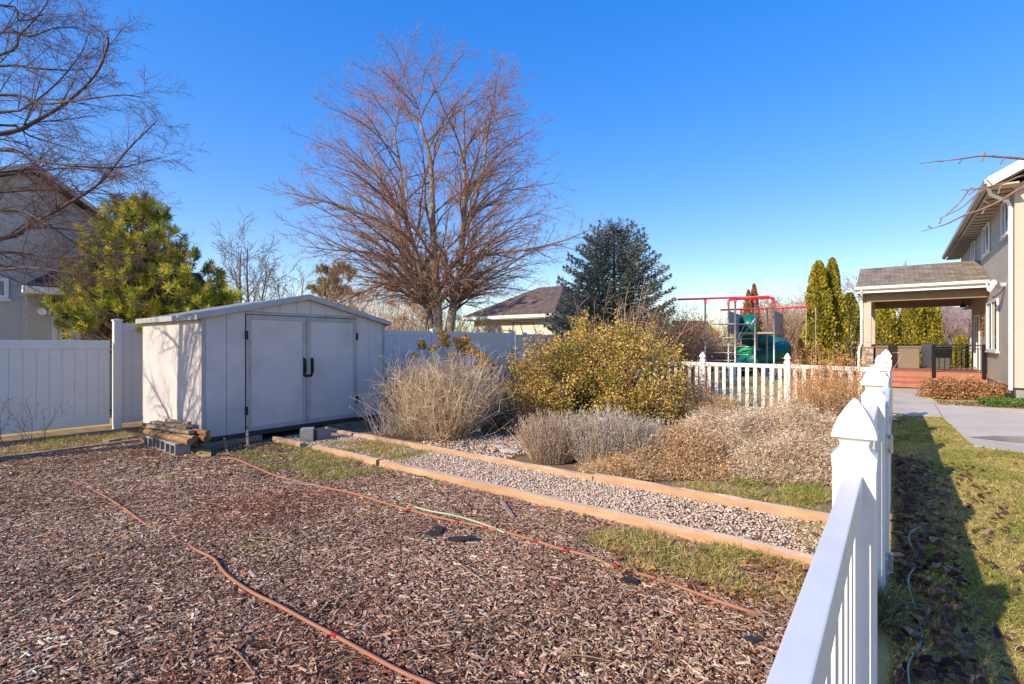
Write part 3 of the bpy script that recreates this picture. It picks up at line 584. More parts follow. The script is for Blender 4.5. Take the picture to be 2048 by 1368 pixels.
# ================================================================ blocks and logs
def cinder(c, ax, ay, L, Wd, H, cores, label):
    """hollow block, cores opening along ay; c = base centre"""
    ax = np.asarray(ax); ay = np.asarray(ay); az = np.array((0, 0, 1.)); b = MB(); w = .03
    def bx(x0, x1, z0, z1): b.hexa([c+ax*x+ay*y+az*z for z in (z0, z1) for x, y in ((x0, -Wd/2), (x0, Wd/2), (x1, Wd/2), (x1, -Wd/2))])
    bx(-L/2, L/2, 0, w); bx(-L/2, L/2, H-w, H); n = cores; web = w; iw = (L-web*(n+1))/n
    for k in range(n+1): x = -L/2+k*(iw+web); bx(x, x+web, w, H-w)
    return solo('concrete_block', b, CBLOCK, label, 'concrete block', 'concrete blocks', bevel=.006)
cinder(ST(2.87, -8.44, 0), W, U, .40, .20, .19, 2, 'pale hollow concrete block at the shed end of the log stack')
cinder(ST(2.885, -8.88, 0), W, U, .40, .20, .19, 2, 'purplish hollow concrete block in the middle under the logs')
cinder(ST(2.86, -9.32, -.01), W, U, .40, .20, .19, 2, 'hollow concrete block farthest from the shed front under the logs')
c = G(616, 884); a = unit_ = (U*.8+W*.6)/np.linalg.norm(U*.8+W*.6); ay_ = np.array((-a[1], a[0], 0)); b = MB().box(c, (.19, .19, .235), a, ay_); b.box(c-a*.105+np.array((0, 0, .002)), (.018, .05, .23), a, ay_); b.box(c-a*.105+ay_*.07+np.array((0, 0, .002)), (.018, .05, .23), a, ay_); b.box(c-a*.105-ay_*.07+np.array((0, 0, .002)), (.018, .05, .23), a, ay_)
solo('concrete_block', b, CBLOCK, 'upright concrete block standing on gravel against the shed doors', 'concrete block', 'concrete blocks', bevel=.01)
c = G(643, 880); tb = MB(); V = []
for z, k in ((0, .8), (.2, 1.0), (.2, .86), (.03, .7)):
    for x, y in ((-1, -1), (-1, 1), (1, 1), (1, -1)): V.append(c+U*x*.14*k+W*y*.1*k+np.array((0, 0, z)))
tb.add(V, [(i*4+j, i*4+(j+1) % 4, (i+1)*4+(j+1) % 4, (i+1)*4+j) for i in range(3) for j in range(4)]+[(3, 2, 1, 0), (12, 13, 14, 15)])
solo('planter_tub', tb, M('grey planter', (.27, .26, .25), (.22, .21, .205), 20, .8), 'grey tapered tub beside the upright block at the shed doors', 'tub', bevel=.006)
def log(s0, t0, s1, t1, z0, z1, r, col, lab, flat=None):
    b = MB()
    if flat: b.bar(ST(s0, t0, z0), ST(s1, t1, z1), flat[0], flat[1], col)
    else:
        n = 7; p = [ST(s0+(s1-s0)*k/n, t0+(t1-t0)*k/n, z0+(z1-z0)*k/n)+R.normal(0, r*.06, 3) for k in range(n+1)]; b.path(p, r*(1+R.normal(0, .06, n+1)), 12, 3, col)
    solo('log' if not flat else 'plank', b, OLDWOOD, lab, 'log' if not flat else 'plank', 'logs and planks stacked on blocks', smooth_=not flat, bevel=.004 if flat else 0)
log(2.76, -9.62, 2.88, -8.0, .245, .235, .05, (1.5, .82, .5), 'thick orange brown log in front of the stack on the blocks')
log(2.90, -9.60, 2.98, -8.12, .245, .25, .045, (1.0, .85, .7), 'grey brown log behind the orange log')
log(3.03, -9.5, 3.10, -8.0, .24, .25, .05, (.75, .5, .35), 'dark split log lying closest to the shed wall')
log(2.80, -9.55, 2.98, -8.22, .335, .335, .04, (1.25, 1.1, .95), 'pale weathered log on the second layer', (.09, .05))
log(2.98, -9.52, 3.10, -7.98, .335, .33, .04, (.9, .62, .42), 'brown jagged log on the second layer beside the shed')
log(2.88, -9.45, 3.02, -8.40, .385, .38, .04, (1.15, 1.0, .85), 'flat grey plank on top of the stack', (.12, .03))
log(3.02, -9.35, 3.12, -8.7, .40, .40, .03, (1.2, 1.1, 1.0), 'short pale split stick at the very top of the stack')
# ================================================================ the house on the right
HT = 2.6                                   # its long wall stands at t = HT
house = thing('house', 'beige stucco two storey house with white trim and tan shingled eave on the right', 'house', ST(26, 5))
w1 = MB()
w1.prism([ST(19.2, HT, z) for z in (.42, 5.95)] + [ST(19.2, HT+4.2, 8.55), ST(19.2, HT+8.4, 5.95), ST(19.2, HT+8.4, .42)], U*9.7)
part('wall', w1, STUCCO, house)
w2 = MB().stbox(28.9, 33.2, HT+.004, HT+8.3, 3.3, 5.95); part('wall', w2, STUCCO, house)
fd = MB().stbox(19.23, 28.86, HT+.03, HT+8.3, -.1, .418); part('foundation', fd, CBLOCK, house)
def zhr(t): return 6.02+(2.63)*(1-abs(t-(HT+4.2))/4.75)
rf = MB(); A0, A1 = 18.45, 33.7
for sg in (-1, 1):
    te = HT+4.2+sg*4.78; tr = HT+4.2
    q = [ST(A0, te, zhr(te)+.10), ST(A1, te, zhr(te)+.10), ST(A1, tr, zhr(tr)+.10), ST(A0, tr, zhr(tr)+.10)]
    L = A1-A0; H = 4.78*1.15; rf.quad_uv(q, [(0, 0), (L, 0), (L, H), (0, H)])
    rf.hexa([ST(A0+.01, te, zhr(te)-.02), ST(A1-.01, te, zhr(te)-.02), ST(A1-.01, tr, zhr(tr)-.02), ST(A0+.01, tr, zhr(tr)-.02)]+[v+np.array((0, 0, -.004)) for v in q])
roof = part('roof', rf, SHING, house)
so = MB(); so.stbox(A0+.05, A1-.05, HT-.53, HT-.004, 5.86, 5.90)
o = part('soffit', so, SOFFIT, roof)
so = MB()
for k in range(26):
    a = 19.0+k*.56; so.stbox(a, a+.13, HT-.46, HT-.05, 5.852, 5.858)
part('soffit_vents', so, M('soffit vent', (.14, .12, .1), None, 5, .8), roof)
gu = MB().prism([ST(A0-.02, HT-.56, 5.90), ST(A0-.02, HT-.68, 5.94), ST(A0-.02, HT-.70, 6.06), ST(A0-.02, HT-.56, 6.06)], U*(A1-A0+.04)); part('gutter', gu, M('grey brown gutter', (.46, .42, .37), (.42, .38, .33), 4, .5), roof, bevel=.008)
rk = MB()
for sg in (-1, 1):
    te = HT+4.2+sg*4.83; tr = HT+4.2
    rk.prism([ST(A0-.03, te, zhr(te)-.16), ST(A0-.03, tr, zhr(tr)-.16), ST(A0-.03, tr, zhr(tr)+.12), ST(A0-.03, te, zhr(te)+.12)], U*.05)
part('rake_board', rk, PAINT, roof)
rs = MB()
for sg in (-1, 1):
    te = HT+4.2+sg*4.7; tr = HT+4.2
    rs.prism([ST(A0+.02, te, zhr(te)-.10), ST(A0+.02, tr, zhr(tr)-.10), ST(A0+.02, tr, zhr(tr)-.04), ST(A0+.02, te, zhr(te)-.04)], U*.73)
part('rake_soffit', rs, SOFFIT, roof)
dsp = MB().path([ST(18.75, HT-.6, 5.95), ST(19.0, HT-.5, 5.75), ST(19.28, HT-.12, 5.55), ST(19.34, HT-.06, 5.35), ST(19.34, HT-.06, .35)], .048, 8, 0)
part('downspout', dsp, PAINT, house)
part('drain_boot', MB().stbox(19.22, 19.46, HT-.16, HT-.005, -.02, .26), BLACK, house, bevel=.01)
part('gable_band', MB().stbox(19.17, 19.199, HT, HT+8, .40, .425), BLACK, house)
def window(parent, s0, s1, z0, z1, t, mul=(.36,), gl=GLASS, fr=.075, side=-1, depth=.06, name='window'):
    ts = (t+side*.012, t+side*depth) ; lo, hi = min(ts), max(ts)
    f = MB()
    f.stbox(s0, s0+fr, lo, hi, z0, z1); f.stbox(s1-fr, s1, lo, hi, z0, z1); f.stbox(s0+fr, s1-fr, lo, hi, z1-fr, z1); f.stbox(s0+fr, s1-fr, lo, hi, z0, z0+fr)
    for m_ in mul: a = s0+(s1-s0)*m_; f.stbox(a-.03, a+.03, lo+.002, hi-.012, z0+fr, z1-fr)
    o = part(name, f, PAINT, parent, bevel=.006)
    part('pane', MB().stbox(s0+fr*.6, s1-fr*.6, t+side*.014-.002, t+side*.014+.002, z0+fr*.6, z1-fr*.6), gl, o)
    part('sill', MB().stbox(s0-.03, s1+.03, min(t, t+side*(depth+.03)), max(t, t+side*(depth+.03)), z0-.05, z0-.002), PAINT, o)
    return o
window(house, 21.75, 24.1, 1.38, 3.06, HT, (.5,))
window(house, 19.75, 21.0, 4.78, 5.83, HT, (.5,), GLASS2); window(house, 23.5, 25.1, 4.78, 5.83, HT, (.5,), GLASS2); window(house, 27.4, 28.7, 4.7, 5.83, HT, (.5,), GLASS2)
window(house, 26.0, 27.6, .62, 2.75, HT, (.5,), name='patio_door')
fl_ = MB().path([ST(20.6, HT, 3.38), ST(20.6, HT-.12, 3.36)], .06, 10); fl_.path([ST(20.55, HT-.1, 3.36), ST(20.8, HT-.32, 3.28)], [.05, .1], 12); fl_.path([ST(20.5, HT-.1, 3.36), ST(20.25, HT-.3, 3.42)], [.05, .1], 12)
fl_.path([ST(20.9, HT-.34, 3.36), ST(21.05, HT-.40, 3.55)], [.02, .01], 6)
part('floodlight', fl_, PAINT, house, True)
part('wall_cable', MB().path([ST(20.7, HT-.01, 3.34), ST(21.4, HT-.012, 3.22), ST(22.6, HT-.012, 3.18), ST(23.2, HT-.012, 3.2)], .008, 5, 5), BLACK, house)
part('wreath', MB().leaves(ST(25.0, HT-.05, 2.25)+R.normal(0, 1, (60, 3))*np.array((.03, .03, .22)), .12, pal(60, (.4, .24, .08), (.3, .16, .05)), .5), LEAF, house)
# patio cover
pc = thing('patio_cover', 'tan shingled patio roof on a stone footed post beside the house', 'patio cover', ST(26.3, .8))
rf = MB(); q = [ST(23.45, -1.2, 3.80), ST(23.45, HT-.02, 3.80), ST(26.5, HT-.02, 4.87), ST(26.5, -1.2, 4.87)]; rf.quad_uv(q[::-1], [(0, 3.3), (3.8, 3.3), (3.8, 0), (0, 0)])
q2 = [ST(26.5, -1.2, 4.87), ST(26.5, HT-.02, 4.87), ST(29.5, HT-.02, 3.80), ST(29.5, -1.2, 3.80)]; rf.quad_uv(q2[::-1], [(0, 0), (3.8, 0), (3.8, 3.3), (0, 3.3)])
for a in (q, q2): rf.hexa([v-np.array((0, 0, .09)) for v in a]+[v-np.array((0, 0, .004)) for v in a])
rp = part('roof', rf, SHING, pc)
fb = MB().prism([ST(23.44, -1.24, 3.66), ST(23.32, -1.24, 3.70), ST(23.30, -1.24, 3.80), ST(23.44, -1.24, 3.80)], W*3.8); part('gutter', fb, PAINT, rp, bevel=.01)
part('eave_board', MB().stbox(23.46, 23.5, -1.18, HT-.04, 3.56, 3.695), PAINT, rp)
tri = MB().prism([ST(23.47, -1.2, 3.68), ST(26.5, -1.2, 4.75), ST(29.48, -1.2, 3.68)], W*-.03); part('gable_board', tri, PAINT, rp)
TANB = M('tan painted beam', (.33, .25, .165), (.29, .215, .14), 4, .75)
cb = MB().stbox(23.95, 24.25, -1.05, HT-.03, 3.25, 3.6); cb.stbox(28.8, 29.1, -1.05, HT-.03, 3.25, 3.6); part('beam', cb, TANB, pc, bevel=.01)
cb = MB().stbox(24.26, 28.79, -.98, -.68, 3.26, 3.59); part('beam', cb, TANB, pc, bevel=.01)
part('ceiling', MB().stbox(23.52, 29.4, -1.16, HT-.06, 3.605, 3.64), TANB, pc)
for s in (24.1, 28.95):
    part('post', MB().stbox(s-.13, s+.13, -.99, -.73, 1.50, 3.26), STUCCO, pc, bevel=.012)
    sb = MB(); z = .0
    while z < 1.44:
        h = R.uniform(.07, .12); h = min(h, 1.46-z)
        for k in range(2):
            a = R.uniform(.35, .65) if k == 0 else None
        cut = R.uniform(-.1, .1)
        for x0, x1 in ((-.2, cut-.006), (cut+.006, .2)):
            c = pal(1, (.42, .31, .23), (.5, .42, .34), (.3, .2, .15), (.56, .46, .38), jit=.1)[0]; e = R.uniform(-.008, .008)
            sb.stbox(s-.2-e, s+.2+e, -.86+x0, -.86+x1, z+.006, z+h, c)
        z += h
    part('stone_footing', sb, STONE, pc, bevel=.006)
    part('footing_cap', MB().stbox(s-.24, s+.24, -1.10, -.62, 1.462, 1.512), M('cap stone', (.36, .24, .17), (.3, .2, .14), 8, .9), pc, bevel=.01)
dp = MB().path([ST(23.4, -1.02, 3.66), ST(23.55, -1.02, 3.5), ST(23.86, -1.03, 3.35), ST(23.9, -1.04, 3.2), ST(23.9, -1.04, 1.62), ST(23.75, -1.10, 1.48), ST(23.72, -1.12, 1.3), ST(23.72, -1.12, .1)], .045, 8); part('downspout', dp, PAINT, pc)
# deck
DZ_ = .58
dk = thing('deck', 'low reddish brown timber deck with three front steps', 'deck', ST(26.3, .9))
b = MB()
for k in range(38): a = 24.2+k*.14; b.stbox(a, a+.134, -1.3, HT-.005, DZ_-.035, DZ_)
part('deck_boards', b, DECK, dk)
b = MB().stbox(24.16, 24.195, -1.3, HT-.01, .22, DZ_-.036); b.stbox(24.16, 24.195, -1.3, HT-.01, DZ_-.034, DZ_-.001); part('fascia', b, DECK, dk, bevel=.004)
for k in (1, 2):
    z = DZ_-.193*k; a = 24.155-.28*k
    part('step', MB().stbox(a, 24.15 if k == 1 else a+.276, -.62, 1.08, z-.03, z), DECK, dk, bevel=.006)
    part('riser', MB().stbox(a+.02, a+.05, -.60, 1.06, z-.192+.006, z-.031), DECK, dk)
# railings
def railing(label, a, b_, z, nb, newel=(True, True)):
    A, B = ST(*a, z), ST(*b_, z); L = np.linalg.norm(B-A); d = (B-A)/L
    t = thing('railing', label, 'railing', A)
    up = np.array((0, 0, 1.))
    for h, w in ((.98, .045), (.86, .03), (.10, .035)): part('rail', MB().bar(A+up*h, B+up*h, .04, w), IRON, t)
    f = MB()
    for k in range(1, nb): p = A+d*L*k/nb; f.bar(p+up*.115, p+up*.845, .018, .018, up=(1, 0, 0))
    f.bar(A+d*L*.45+up*.74, A+d*L*.75+up*.74, .02, .02)
    part('balusters', f, IRON, t)
    for e, on in ((A, newel[0]), (B, newel[1])):
        if on: part('newel', MB().bar(e-up*.2, e+up*1.02, .09, .09, up=(1, 0, 0)), IRON, t, bevel=.008)
    return t
railing('black iron railing between the deck steps and the house wall', (24.13, 1.14), (24.13, 2.5), DZ_, 9)
railing('black iron railing left of the deck steps by the stone footing', (24.13, -1.28), (24.13, -.66), DZ_, 5)
railing('black iron railing along the far open side of the deck', (24.3, -1.26), (29.2, -1.26), DZ_, 26)
railing('black iron railing across the rear of the deck', (29.4, -1.2), (29.4, 2.5), DZ_, 22)
# hot tub sized storage chest
ch = thing('deck_chest', 'large brown chest with a lid lip standing on the deck', 'chest', ST(27.4, .1, DZ_))
BRNP = M('brown wicker plastic', (.24, .18, .13), (.2, .15, .11), 30, .7, .3, 90)
part('body', MB().stbox(27.05, 27.95, -.95, .82, DZ_, DZ_+.86), BRNP, ch, bevel=.02); part('lid', MB().stbox(27.0, 28.0, -1.0, .88, DZ_+.865, DZ_+.95), BRNP, ch, bevel=.02)
part('name_plate', MB().stbox(27.025, 27.045, -.1, .12, DZ_+.64, DZ_+.68), PAINT, ch)
bn = thing('waste_bin', 'dark grey waste bin behind the deck railing', 'bin', ST(28.2, 1.62, DZ_)); GREYP = M('dark grey plastic', (.10, .095, .095), None, 10, .6)
part('body', MB().box(ST(28.2, 1.62, DZ_), (.5, .5, .85), taper=1.1, col=(1, 1, 1)), GREYP, bn, bevel=.02); part('lid', MB().stbox(27.9, 28.5, 1.32, 1.92, DZ_+.852, DZ_+.92), GREYP, bn, bevel=.02)
wc = MB().stbox(28.6, 29.1, .95, 1.4, DZ_, DZ_+1.05); solo('utility_cabinet', wc, PAINT, 'white utility cabinet standing beside the dark bin on the deck', 'cabinet', bevel=.02)
bell = MB(); bell.path([ST(26.3, 2.12, 3.6), ST(26.3, 2.12, 3.22)], .008, 5); bell.path([ST(26.3, 2.12, 3.24), ST(26.3, 2.12, 3.16), ST(26.3, 2.12, 3.05)], [.02, .06, .11], 12)
solo('hanging_lamp', bell, BLACK, 'black bell shaped lamp hanging under the patio ceiling', 'lamp', smooth_=True)
# ================================================================ neighbour house on the left
nb = thing('house', 'grey stucco neighbour house behind the low fence on the left', 'house', ST(2, -18))
NT = -16.0
b = MB().prism([ST(-3.5, NT, 0), ST(6.4, NT, 0), ST(6.4, NT, 2.8), ST(2.45, NT, 5.62), ST(-3.5, NT, 2.9)], W*-7); part('wall', b, STUCCO2, nb)
rf = MB()
for (a, za), (c, zc) in (((2.45, 5.64), (6.7, 2.61)), ((-4, 2.7), (2.45, 5.64))):
    q = [ST(a, NT-7.2, za), ST(c, NT-7.2, zc), ST(c, NT+.32, zc), ST(a, NT+.32, za)]; L = math.hypot(c-a, zc-za)
    rf.quad_uv([v+np.array((0, 0, .14)) for v in q][::-1], [(7.5, 0), (7.5, L), (0, L), (0, 0)]); rf.hexa([v+np.array((0, 0, .02)) for v in q]+[v+np.array((0, 0, .135)) for v in q])
o = part('roof', rf, SHING2, nb)
rk = MB()
for (a, za), (c, zc) in (((2.45, 5.64), (6.7, 2.61)), ((-4, 2.7), (2.45, 5.64))): rk.prism([ST(a, NT+.33, za+.04), ST(c, NT+.33, zc+.04), ST(c, NT+.33, zc+.15), ST(a, NT+.33, za+.15)], W*.03)
part('rake_board', rk, STUCCO2, o)
def pxs(px, t): return s_at(px, t)
window(nb, pxs(-60, NT), pxs(17, NT), 2.65, 3.12, NT, (.5,), side=1, depth=.05)
# lower lean-to roof over the side entry
e0, e1 = pxs(48, NT+1.2), pxs(215, NT+1.2)
b = MB().prism([ST(e0+.15, NT+.004, 0), ST(e1+2, NT+.004, 0), ST(e1+2, NT+.004, 2.75), ST(e0+.15, NT+.004, 2.75)], W*.55); part('side_wall', b, STUCCO2, nb)
rf = MB(); q = [ST(e0, NT+1.2, 2.86), ST(e1+2.4, NT+1.2, 2.86), ST(e1+2.4, NT+.02, 3.62), ST(pxs(150, NT), NT+.02, 3.62)]
rf.quad_uv([v+np.array((0, 0, .05)) for v in q], [(0, 0), (6, 0), (6, 2), (1, 2)]); rf.hexa([v-np.array((0, 0, .05)) for v in q]+[v+np.array((0, 0, .045)) for v in q]); lr = part('lower_roof', rf, SHING2, nb)
part('gutter', MB().stbox(e0-.04, e1+2.4, NT+1.21, NT+1.33, 2.72, 2.87), PAINT, lr, bevel=.012)
part('soffit', MB().stbox(e0+.02, e1+2.3, NT+.56, NT+1.2, 2.70, 2.74), STUCCO2, lr)
D_T = NT+.56; a0, a1 = pxs(104, D_T), pxs(160, D_T)
dr = part('door', MB().stbox(a0+.1, a1-.1, D_T, D_T+.05, .1, 2.28), PAINT, nb, bevel=.006)
f = MB().stbox(a0, a0+.09, D_T, D_T+.07, .1, 2.4); f.stbox(a1-.09, a1, D_T, D_T+.07, .1, 2.4); f.stbox(a0+.09, a1-.09, D_T, D_T+.07, 2.29, 2.4); part('door_frame', f, PAINT, dr, bevel=.005)
part('handle', MB().path([ST(a0+.2, D_T+.05, 1.78), ST(a0+.2, D_T+.12, 1.78)], .045, 8).path([ST(a0+.2, D_T+.05, 1.92), ST(a0+.2, D_T+.09, 1.92)], .035, 8), BLACK, dr)
sp = pxs(86, D_T); lm = MB().path([ST(sp, D_T, 2.42), ST(sp, D_T+.14, 2.40)], [.05, .06], 10).path([ST(sp+.04, D_T+.1, 2.42), ST(sp-.06, D_T+.24, 2.36)], [.04, .09], 10); lm.path([ST(sp-.02, D_T+.1, 2.42), ST(sp+.14, D_T+.22, 2.34)], [.04, .08], 10); part('floodlight', lm, PAINT, nb, True)
# ================================================================ far houses
ch_ = thing('house', 'cream stucco house with brown roof beyond the garden fence', 'house', P(1020, 686, 29)*np.array((1, 1, 0)))
c0 = P(948, 686, 30.2); c0[2] = 0; Wd = W; Ub = U; LW = 5.6
b = MB(); pts = [c0, c0+Wd*LW, c0+Wd*LW+Ub*7, c0+Ub*7]; b.hexa([p for p in pts]+[p+np.array((0, 0, 3.1)) for p in pts]); part('wall', b, STUCCO3, ch_)
z0, z1 = 3.2, 5.15; e = [c0-Wd*.5-Ub*.6, c0+Wd*(LW+.5)-Ub*.6, c0+Wd*(LW+.5)+Ub*7.6, c0-Wd*.5+Ub*7.6]; e = [p+np.array((0, 0, z0)) for p in e]
r0 = c0+Wd*(LW*.42)+Ub*3.5+np.array((0, 0, z1)); r1 = c0+Wd*(LW*.75)+Ub*3.5+np.array((0, 0, z1)); rf = MB()
rf.quad_uv([e[0], e[1], r1, r0], [(0, 0), (6.6, 0), (4.6, 4.5), (2.6, 4.5)]); rf.quad_uv([e[2], e[3], r0, r1], [(0, 0), (6.6, 0), (4, 4.5), (2, 4.5)])
rf.quad_uv([e[1], e[2], r1, r1+np.array((0, 0, .001))], [(0, 0), (8, 0), (4, 4.5), (4, 4.5)]); rf.quad_uv([e[3], e[0], r0, r0+np.array((0, 0, .001))], [(0, 0), (8, 0), (4, 4.5), (4, 4.5)])
o = part('roof', rf, SHING3, ch_)
g = MB()
for a, c in ((e[0], e[1]), (e[3], e[0]), (e[1], e[2])): g.bar(a-np.array((0, 0, .09)), c-np.array((0, 0, .09)), .1, .17)
part('gutter', g, PAINT, o)
sf = MB().hexa([p-np.array((0, 0, .22)) for p in e]+[p-np.array((0, 0, .19)) for p in e]); part('soffit', sf, SOFFIT, o)
fr = thing('trellis_frame', 'rusty metal trellis frame in front of the cream house', 'trellis', P(1015, 690, 25)*np.array((1, 1, 0)))
RUST = M('rusty metal', (.16, .075, .04), (.1, .05, .03), 12, .8); b = MB()
T0 = P(1000, 645, 25.5); T1 = P(1026, 645, 24.9)
for base in (T0, T1): b.path([base*np.array((1, 1, 0)), base], .03, 6); b.path([base, base+U*1.2+W*.4], .025, 6); b.path([base+U*1.2+W*.4, base*np.array((1, 1, 0))+U*1.9+W*.7], .025, 6)
for k in range(4): b.path([T0+U*.5*k, T1+U*.5*k], .022, 6); b.path([T0-np.array((0, 0, .3*k+.1)), T1-np.array((0, 0, .3*k+.1))], .018, 6)
part('frame', b, RUST, fr)
ph_ = thing('house', 'distant house with pinkish roof seen under the patio cover', 'house', P(1912, 690, 52)*np.array((1, 1, 0)))
c0 = P(1872, 686, 52); c0[2] = 0; X = np.array((1., 0, 0)); Y = np.array((0, 1., 0))
b = MB().hexa([c0, c0+X*14, c0+X*14+Y*8, c0+Y*8]+[p+np.array((0, 0, 2.9)) for p in (c0, c0+X*14, c0+X*14+Y*8, c0+Y*8)]); part('wall', b, STUCCO3, ph_)
for k, px in enumerate((1888, 1903)):
    a = P(px, 700, 51.9); window_ = MB().box(np.array((a[0], 51.93, .9)), (.55, .12, 1.5), X, Y); part('window', window_, GLASS, ph_)
rf = MB(); q = [c0+X*-.5+Y*-.6, c0+X*14.5+Y*-.6, c0+X*14.5+Y*4, c0+X*-.5+Y*4]; hz_ = (2.9, 2.9, 5.7, 5.7); rf.quad_uv([p+np.array((0, 0, h)) for p, h in zip(q, hz_)], [(0, 0), (15, 0), (15, 5.4), (0, 5.4)]); rf.hexa([p+np.array((0, 0, h-.2)) for p, h in zip(q, hz_)]+[p+np.array((0, 0, h-.01)) for p, h in zip(q, hz_)]); o = part('roof', rf, SHING4, ph_)
gh = thing('house', 'distant low house roof seen left of the play set', 'house', P(1385, 690, 62)*np.array((1, 1, 0)))
c0 = P(1372, 686, 62); c0[2] = 0; b = MB().hexa([c0, c0+X*3.6, c0+X*3.6+Y*8, c0+Y*8]+[p+np.array((0, 0, 2.7)) for p in (c0, c0+X*3.6, c0+X*3.6+Y*8, c0+Y*8)]); part('wall', b, STUCCO3, gh)
rf = MB(); q = [c0+X*-.5+Y*-.6, c0+X*4.0+Y*-.6, c0+X*4.0+Y*4, c0+X*-.5+Y*4]; hz_ = (2.7, 2.7, 4.6, 4.6); rf.quad_uv([p+np.array((0, 0, h)) for p, h in zip(q, hz_)], [(0, 0), (10, 0), (10, 5), (0, 5)]); rf.hexa([p+np.array((0, 0, h-.2)) for p, h in zip(q, hz_)]+[p+np.array((0, 0, h-.01)) for p, h in zip(q, hz_)]); part('roof', rf, SHING2, gh)
# ================================================================ play set
pd = 21.5
def X_(px, py, d): return P(px, py, d)
def gnd(p): return np.array((p[0], p[1], 0.0))
ps = thing('play_set', 'metal climbing frame with red top bars and green spiral slide', 'play set', gnd(P(1500, 700, pd)))
# red bars
fA, fB = P(1355, 599, 21.2), P(1539, 593, 20.4)
part('top_bar', MB().path([fA, fB], .045, 10), REDP, ps, True)
bA, bB = P(1441, 620, 25.5), P(1618, 614, 24.0)
part('top_bar', MB().path([bA, bB], .05, 10), REDP, ps, True)
ar = [P(1457, 614, 21.8), P(1457, 604, 21.8), P(1462, 599.5, 21.8), P(1500, 597, 21.6), P(1540, 596, 21.4), P(1547, 600, 21.4), P(1548, 612, 21.4)]
part('arch_bar', MB().path(ar, .05, 10, 4), REDP, ps, True)
def lerp(a, b, px): 
    k = (px-(1024+1000*a[0]/a[1]))/((1024+1000*b[0]/b[1])-(1024+1000*a[0]/a[1])); return a+(b-a)*k
def pole(top, n='post', r=.04):
    part(n, MB().path([gnd(top), top-np.array((0, 0, .16))], r, 8), STEEL, ps, True)
    part('connector', MB().path([top-np.array((0, 0, .2)), top+np.array((0, 0, .01))], r+.018, 10), REDP, ps, True)
F1, F2, F3 = lerp(fA, fB, 1412), lerp(fA, fB, 1472), P(1510, 597, 21.5)
for t_ in (F1, F2, F3): pole(t_)
for t_ in (ar[0], ar[-1]): part('post', MB().path([gnd(t_), t_], .038, 8), STEEL, ps, True)
B1, B2, B3 = lerp(bA, bB, 1484), lerp(bA, bB, 1517), lerp(bA, bB, 1567)
for t_ in (B1, B2, B3): pole(t_, r=.036)
m1 = P(1534, 615, 23.2); part('post', MB().path([gnd(m1), m1, P(1547, 615, 22.0)], .036, 8), STEEL, ps, True)
# platforms
def plate(pts, th, mat, name): b = MB(); b.prism(pts, (0, 0, -th)); part(name, b, mat, ps, bevel=.005)
z1 = P(1470, 647, 21)[2]
a, b_, c, d = gnd(F1)+np.array((.2, 0, 0)), gnd(F2), gnd(F3), gnd(ar[0])
plate([p+np.array((0, 0, z1)) for p in (a, b_, c, d)], .05, STEEL, 'upper_shelf')
z2 = 2.12; q = [gnd(ar[0]), gnd(ar[-1]), gnd(B3), gnd(B1)]
plate([p+np.array((0, 0, z2)) for p in q], .07, M('tan platform', (.5, .4, .28), (.42, .33, .23), 6, .8), 'platform')
def panel(p, r, za, zb, mat, name='side_panel', th=.03):
    b = MB(); d = (r-p); n = np.array((-d[1], d[0], 0)); n = n/np.linalg.norm(n)*th; b.prism([p+np.array((0, 0, za)), r+np.array((0, 0, za)), r+np.array((0, 0, zb)), p+np.array((0, 0, zb))], n); return part(name, b, mat, ps)
def framed(p, r):
    o = panel(p, r, z2+.04, z2+.9, MESHP); f = MB()
    for z in (z2+.04, z2+.92): f.path([p+np.array((0, 0, z)), r+np.array((0, 0, z))], .025, 6)
    part('panel_rail', f, STEEL, o, True)
framed(gnd(ar[0]), gnd(B1)); framed(gnd(ar[-1]), gnd(B3))
# slide entry panel with round opening
e0, e1 = gnd(B1), gnd(B2); d = e1-e0; L = np.linalg.norm(d); d /= L; zc = z2+.48; n_ = 28; V = []; hw = L/2
cen = (e0+e1)/2+np.array((0, 0, zc)); up = np.array((0, 0, 1.)); ring = []
for k in range(n_):
    an = 2*math.pi*k/n_; cx, cy = math.cos(an), math.sin(an); sc = 1/max(abs(cx), abs(cy)); ring.append((cen+d*cx*hw*sc*.98+up*cy*.47*sc, cen+d*cx*hw*.74+up*cy*.37))
b = MB(); V = [v for r_ in ring for v in r_]; nn = np.array((-d[1], d[0], 0))*.06
b.add(V, [(2*k, (2*k+2) % (2*n_), (2*k+3) % (2*n_), 2*k+1) for k in range(n_)]); b.add([v+nn for v in V], [(2*k, 2*k+1, (2*k+3) % (2*n_), (2*k+2) % (2*n_)) for k in range(n_)])
b.add([v for r_ in ring for v in (r_[1], r_[1]+nn)], [(2*k, 2*k+1, (2*k+3) % (2*n_), (2*k+2) % (2*n_)) for k in range(n_)])
part('slide_entry', b, TEAL, ps)
# spiral tube
ax0 = gnd(P(1526, 700, 25.2)); pts = [cen+nn*0, cen-nn*8]; r0 = .95
for k in range(20):
    an = math.radians(190)-k*math.radians(23); z = 2.25-k*.098; pts.append(ax0+np.array((math.cos(an)*r0, math.sin(an)*r0*.9, max(z, .38))))
pts.append(pts[-1]+np.array((-.7, -.5, -.02)))
part('slide_tube', MB().path(pts, .40, 16, 3, cap=False), TEAL, ps, True)
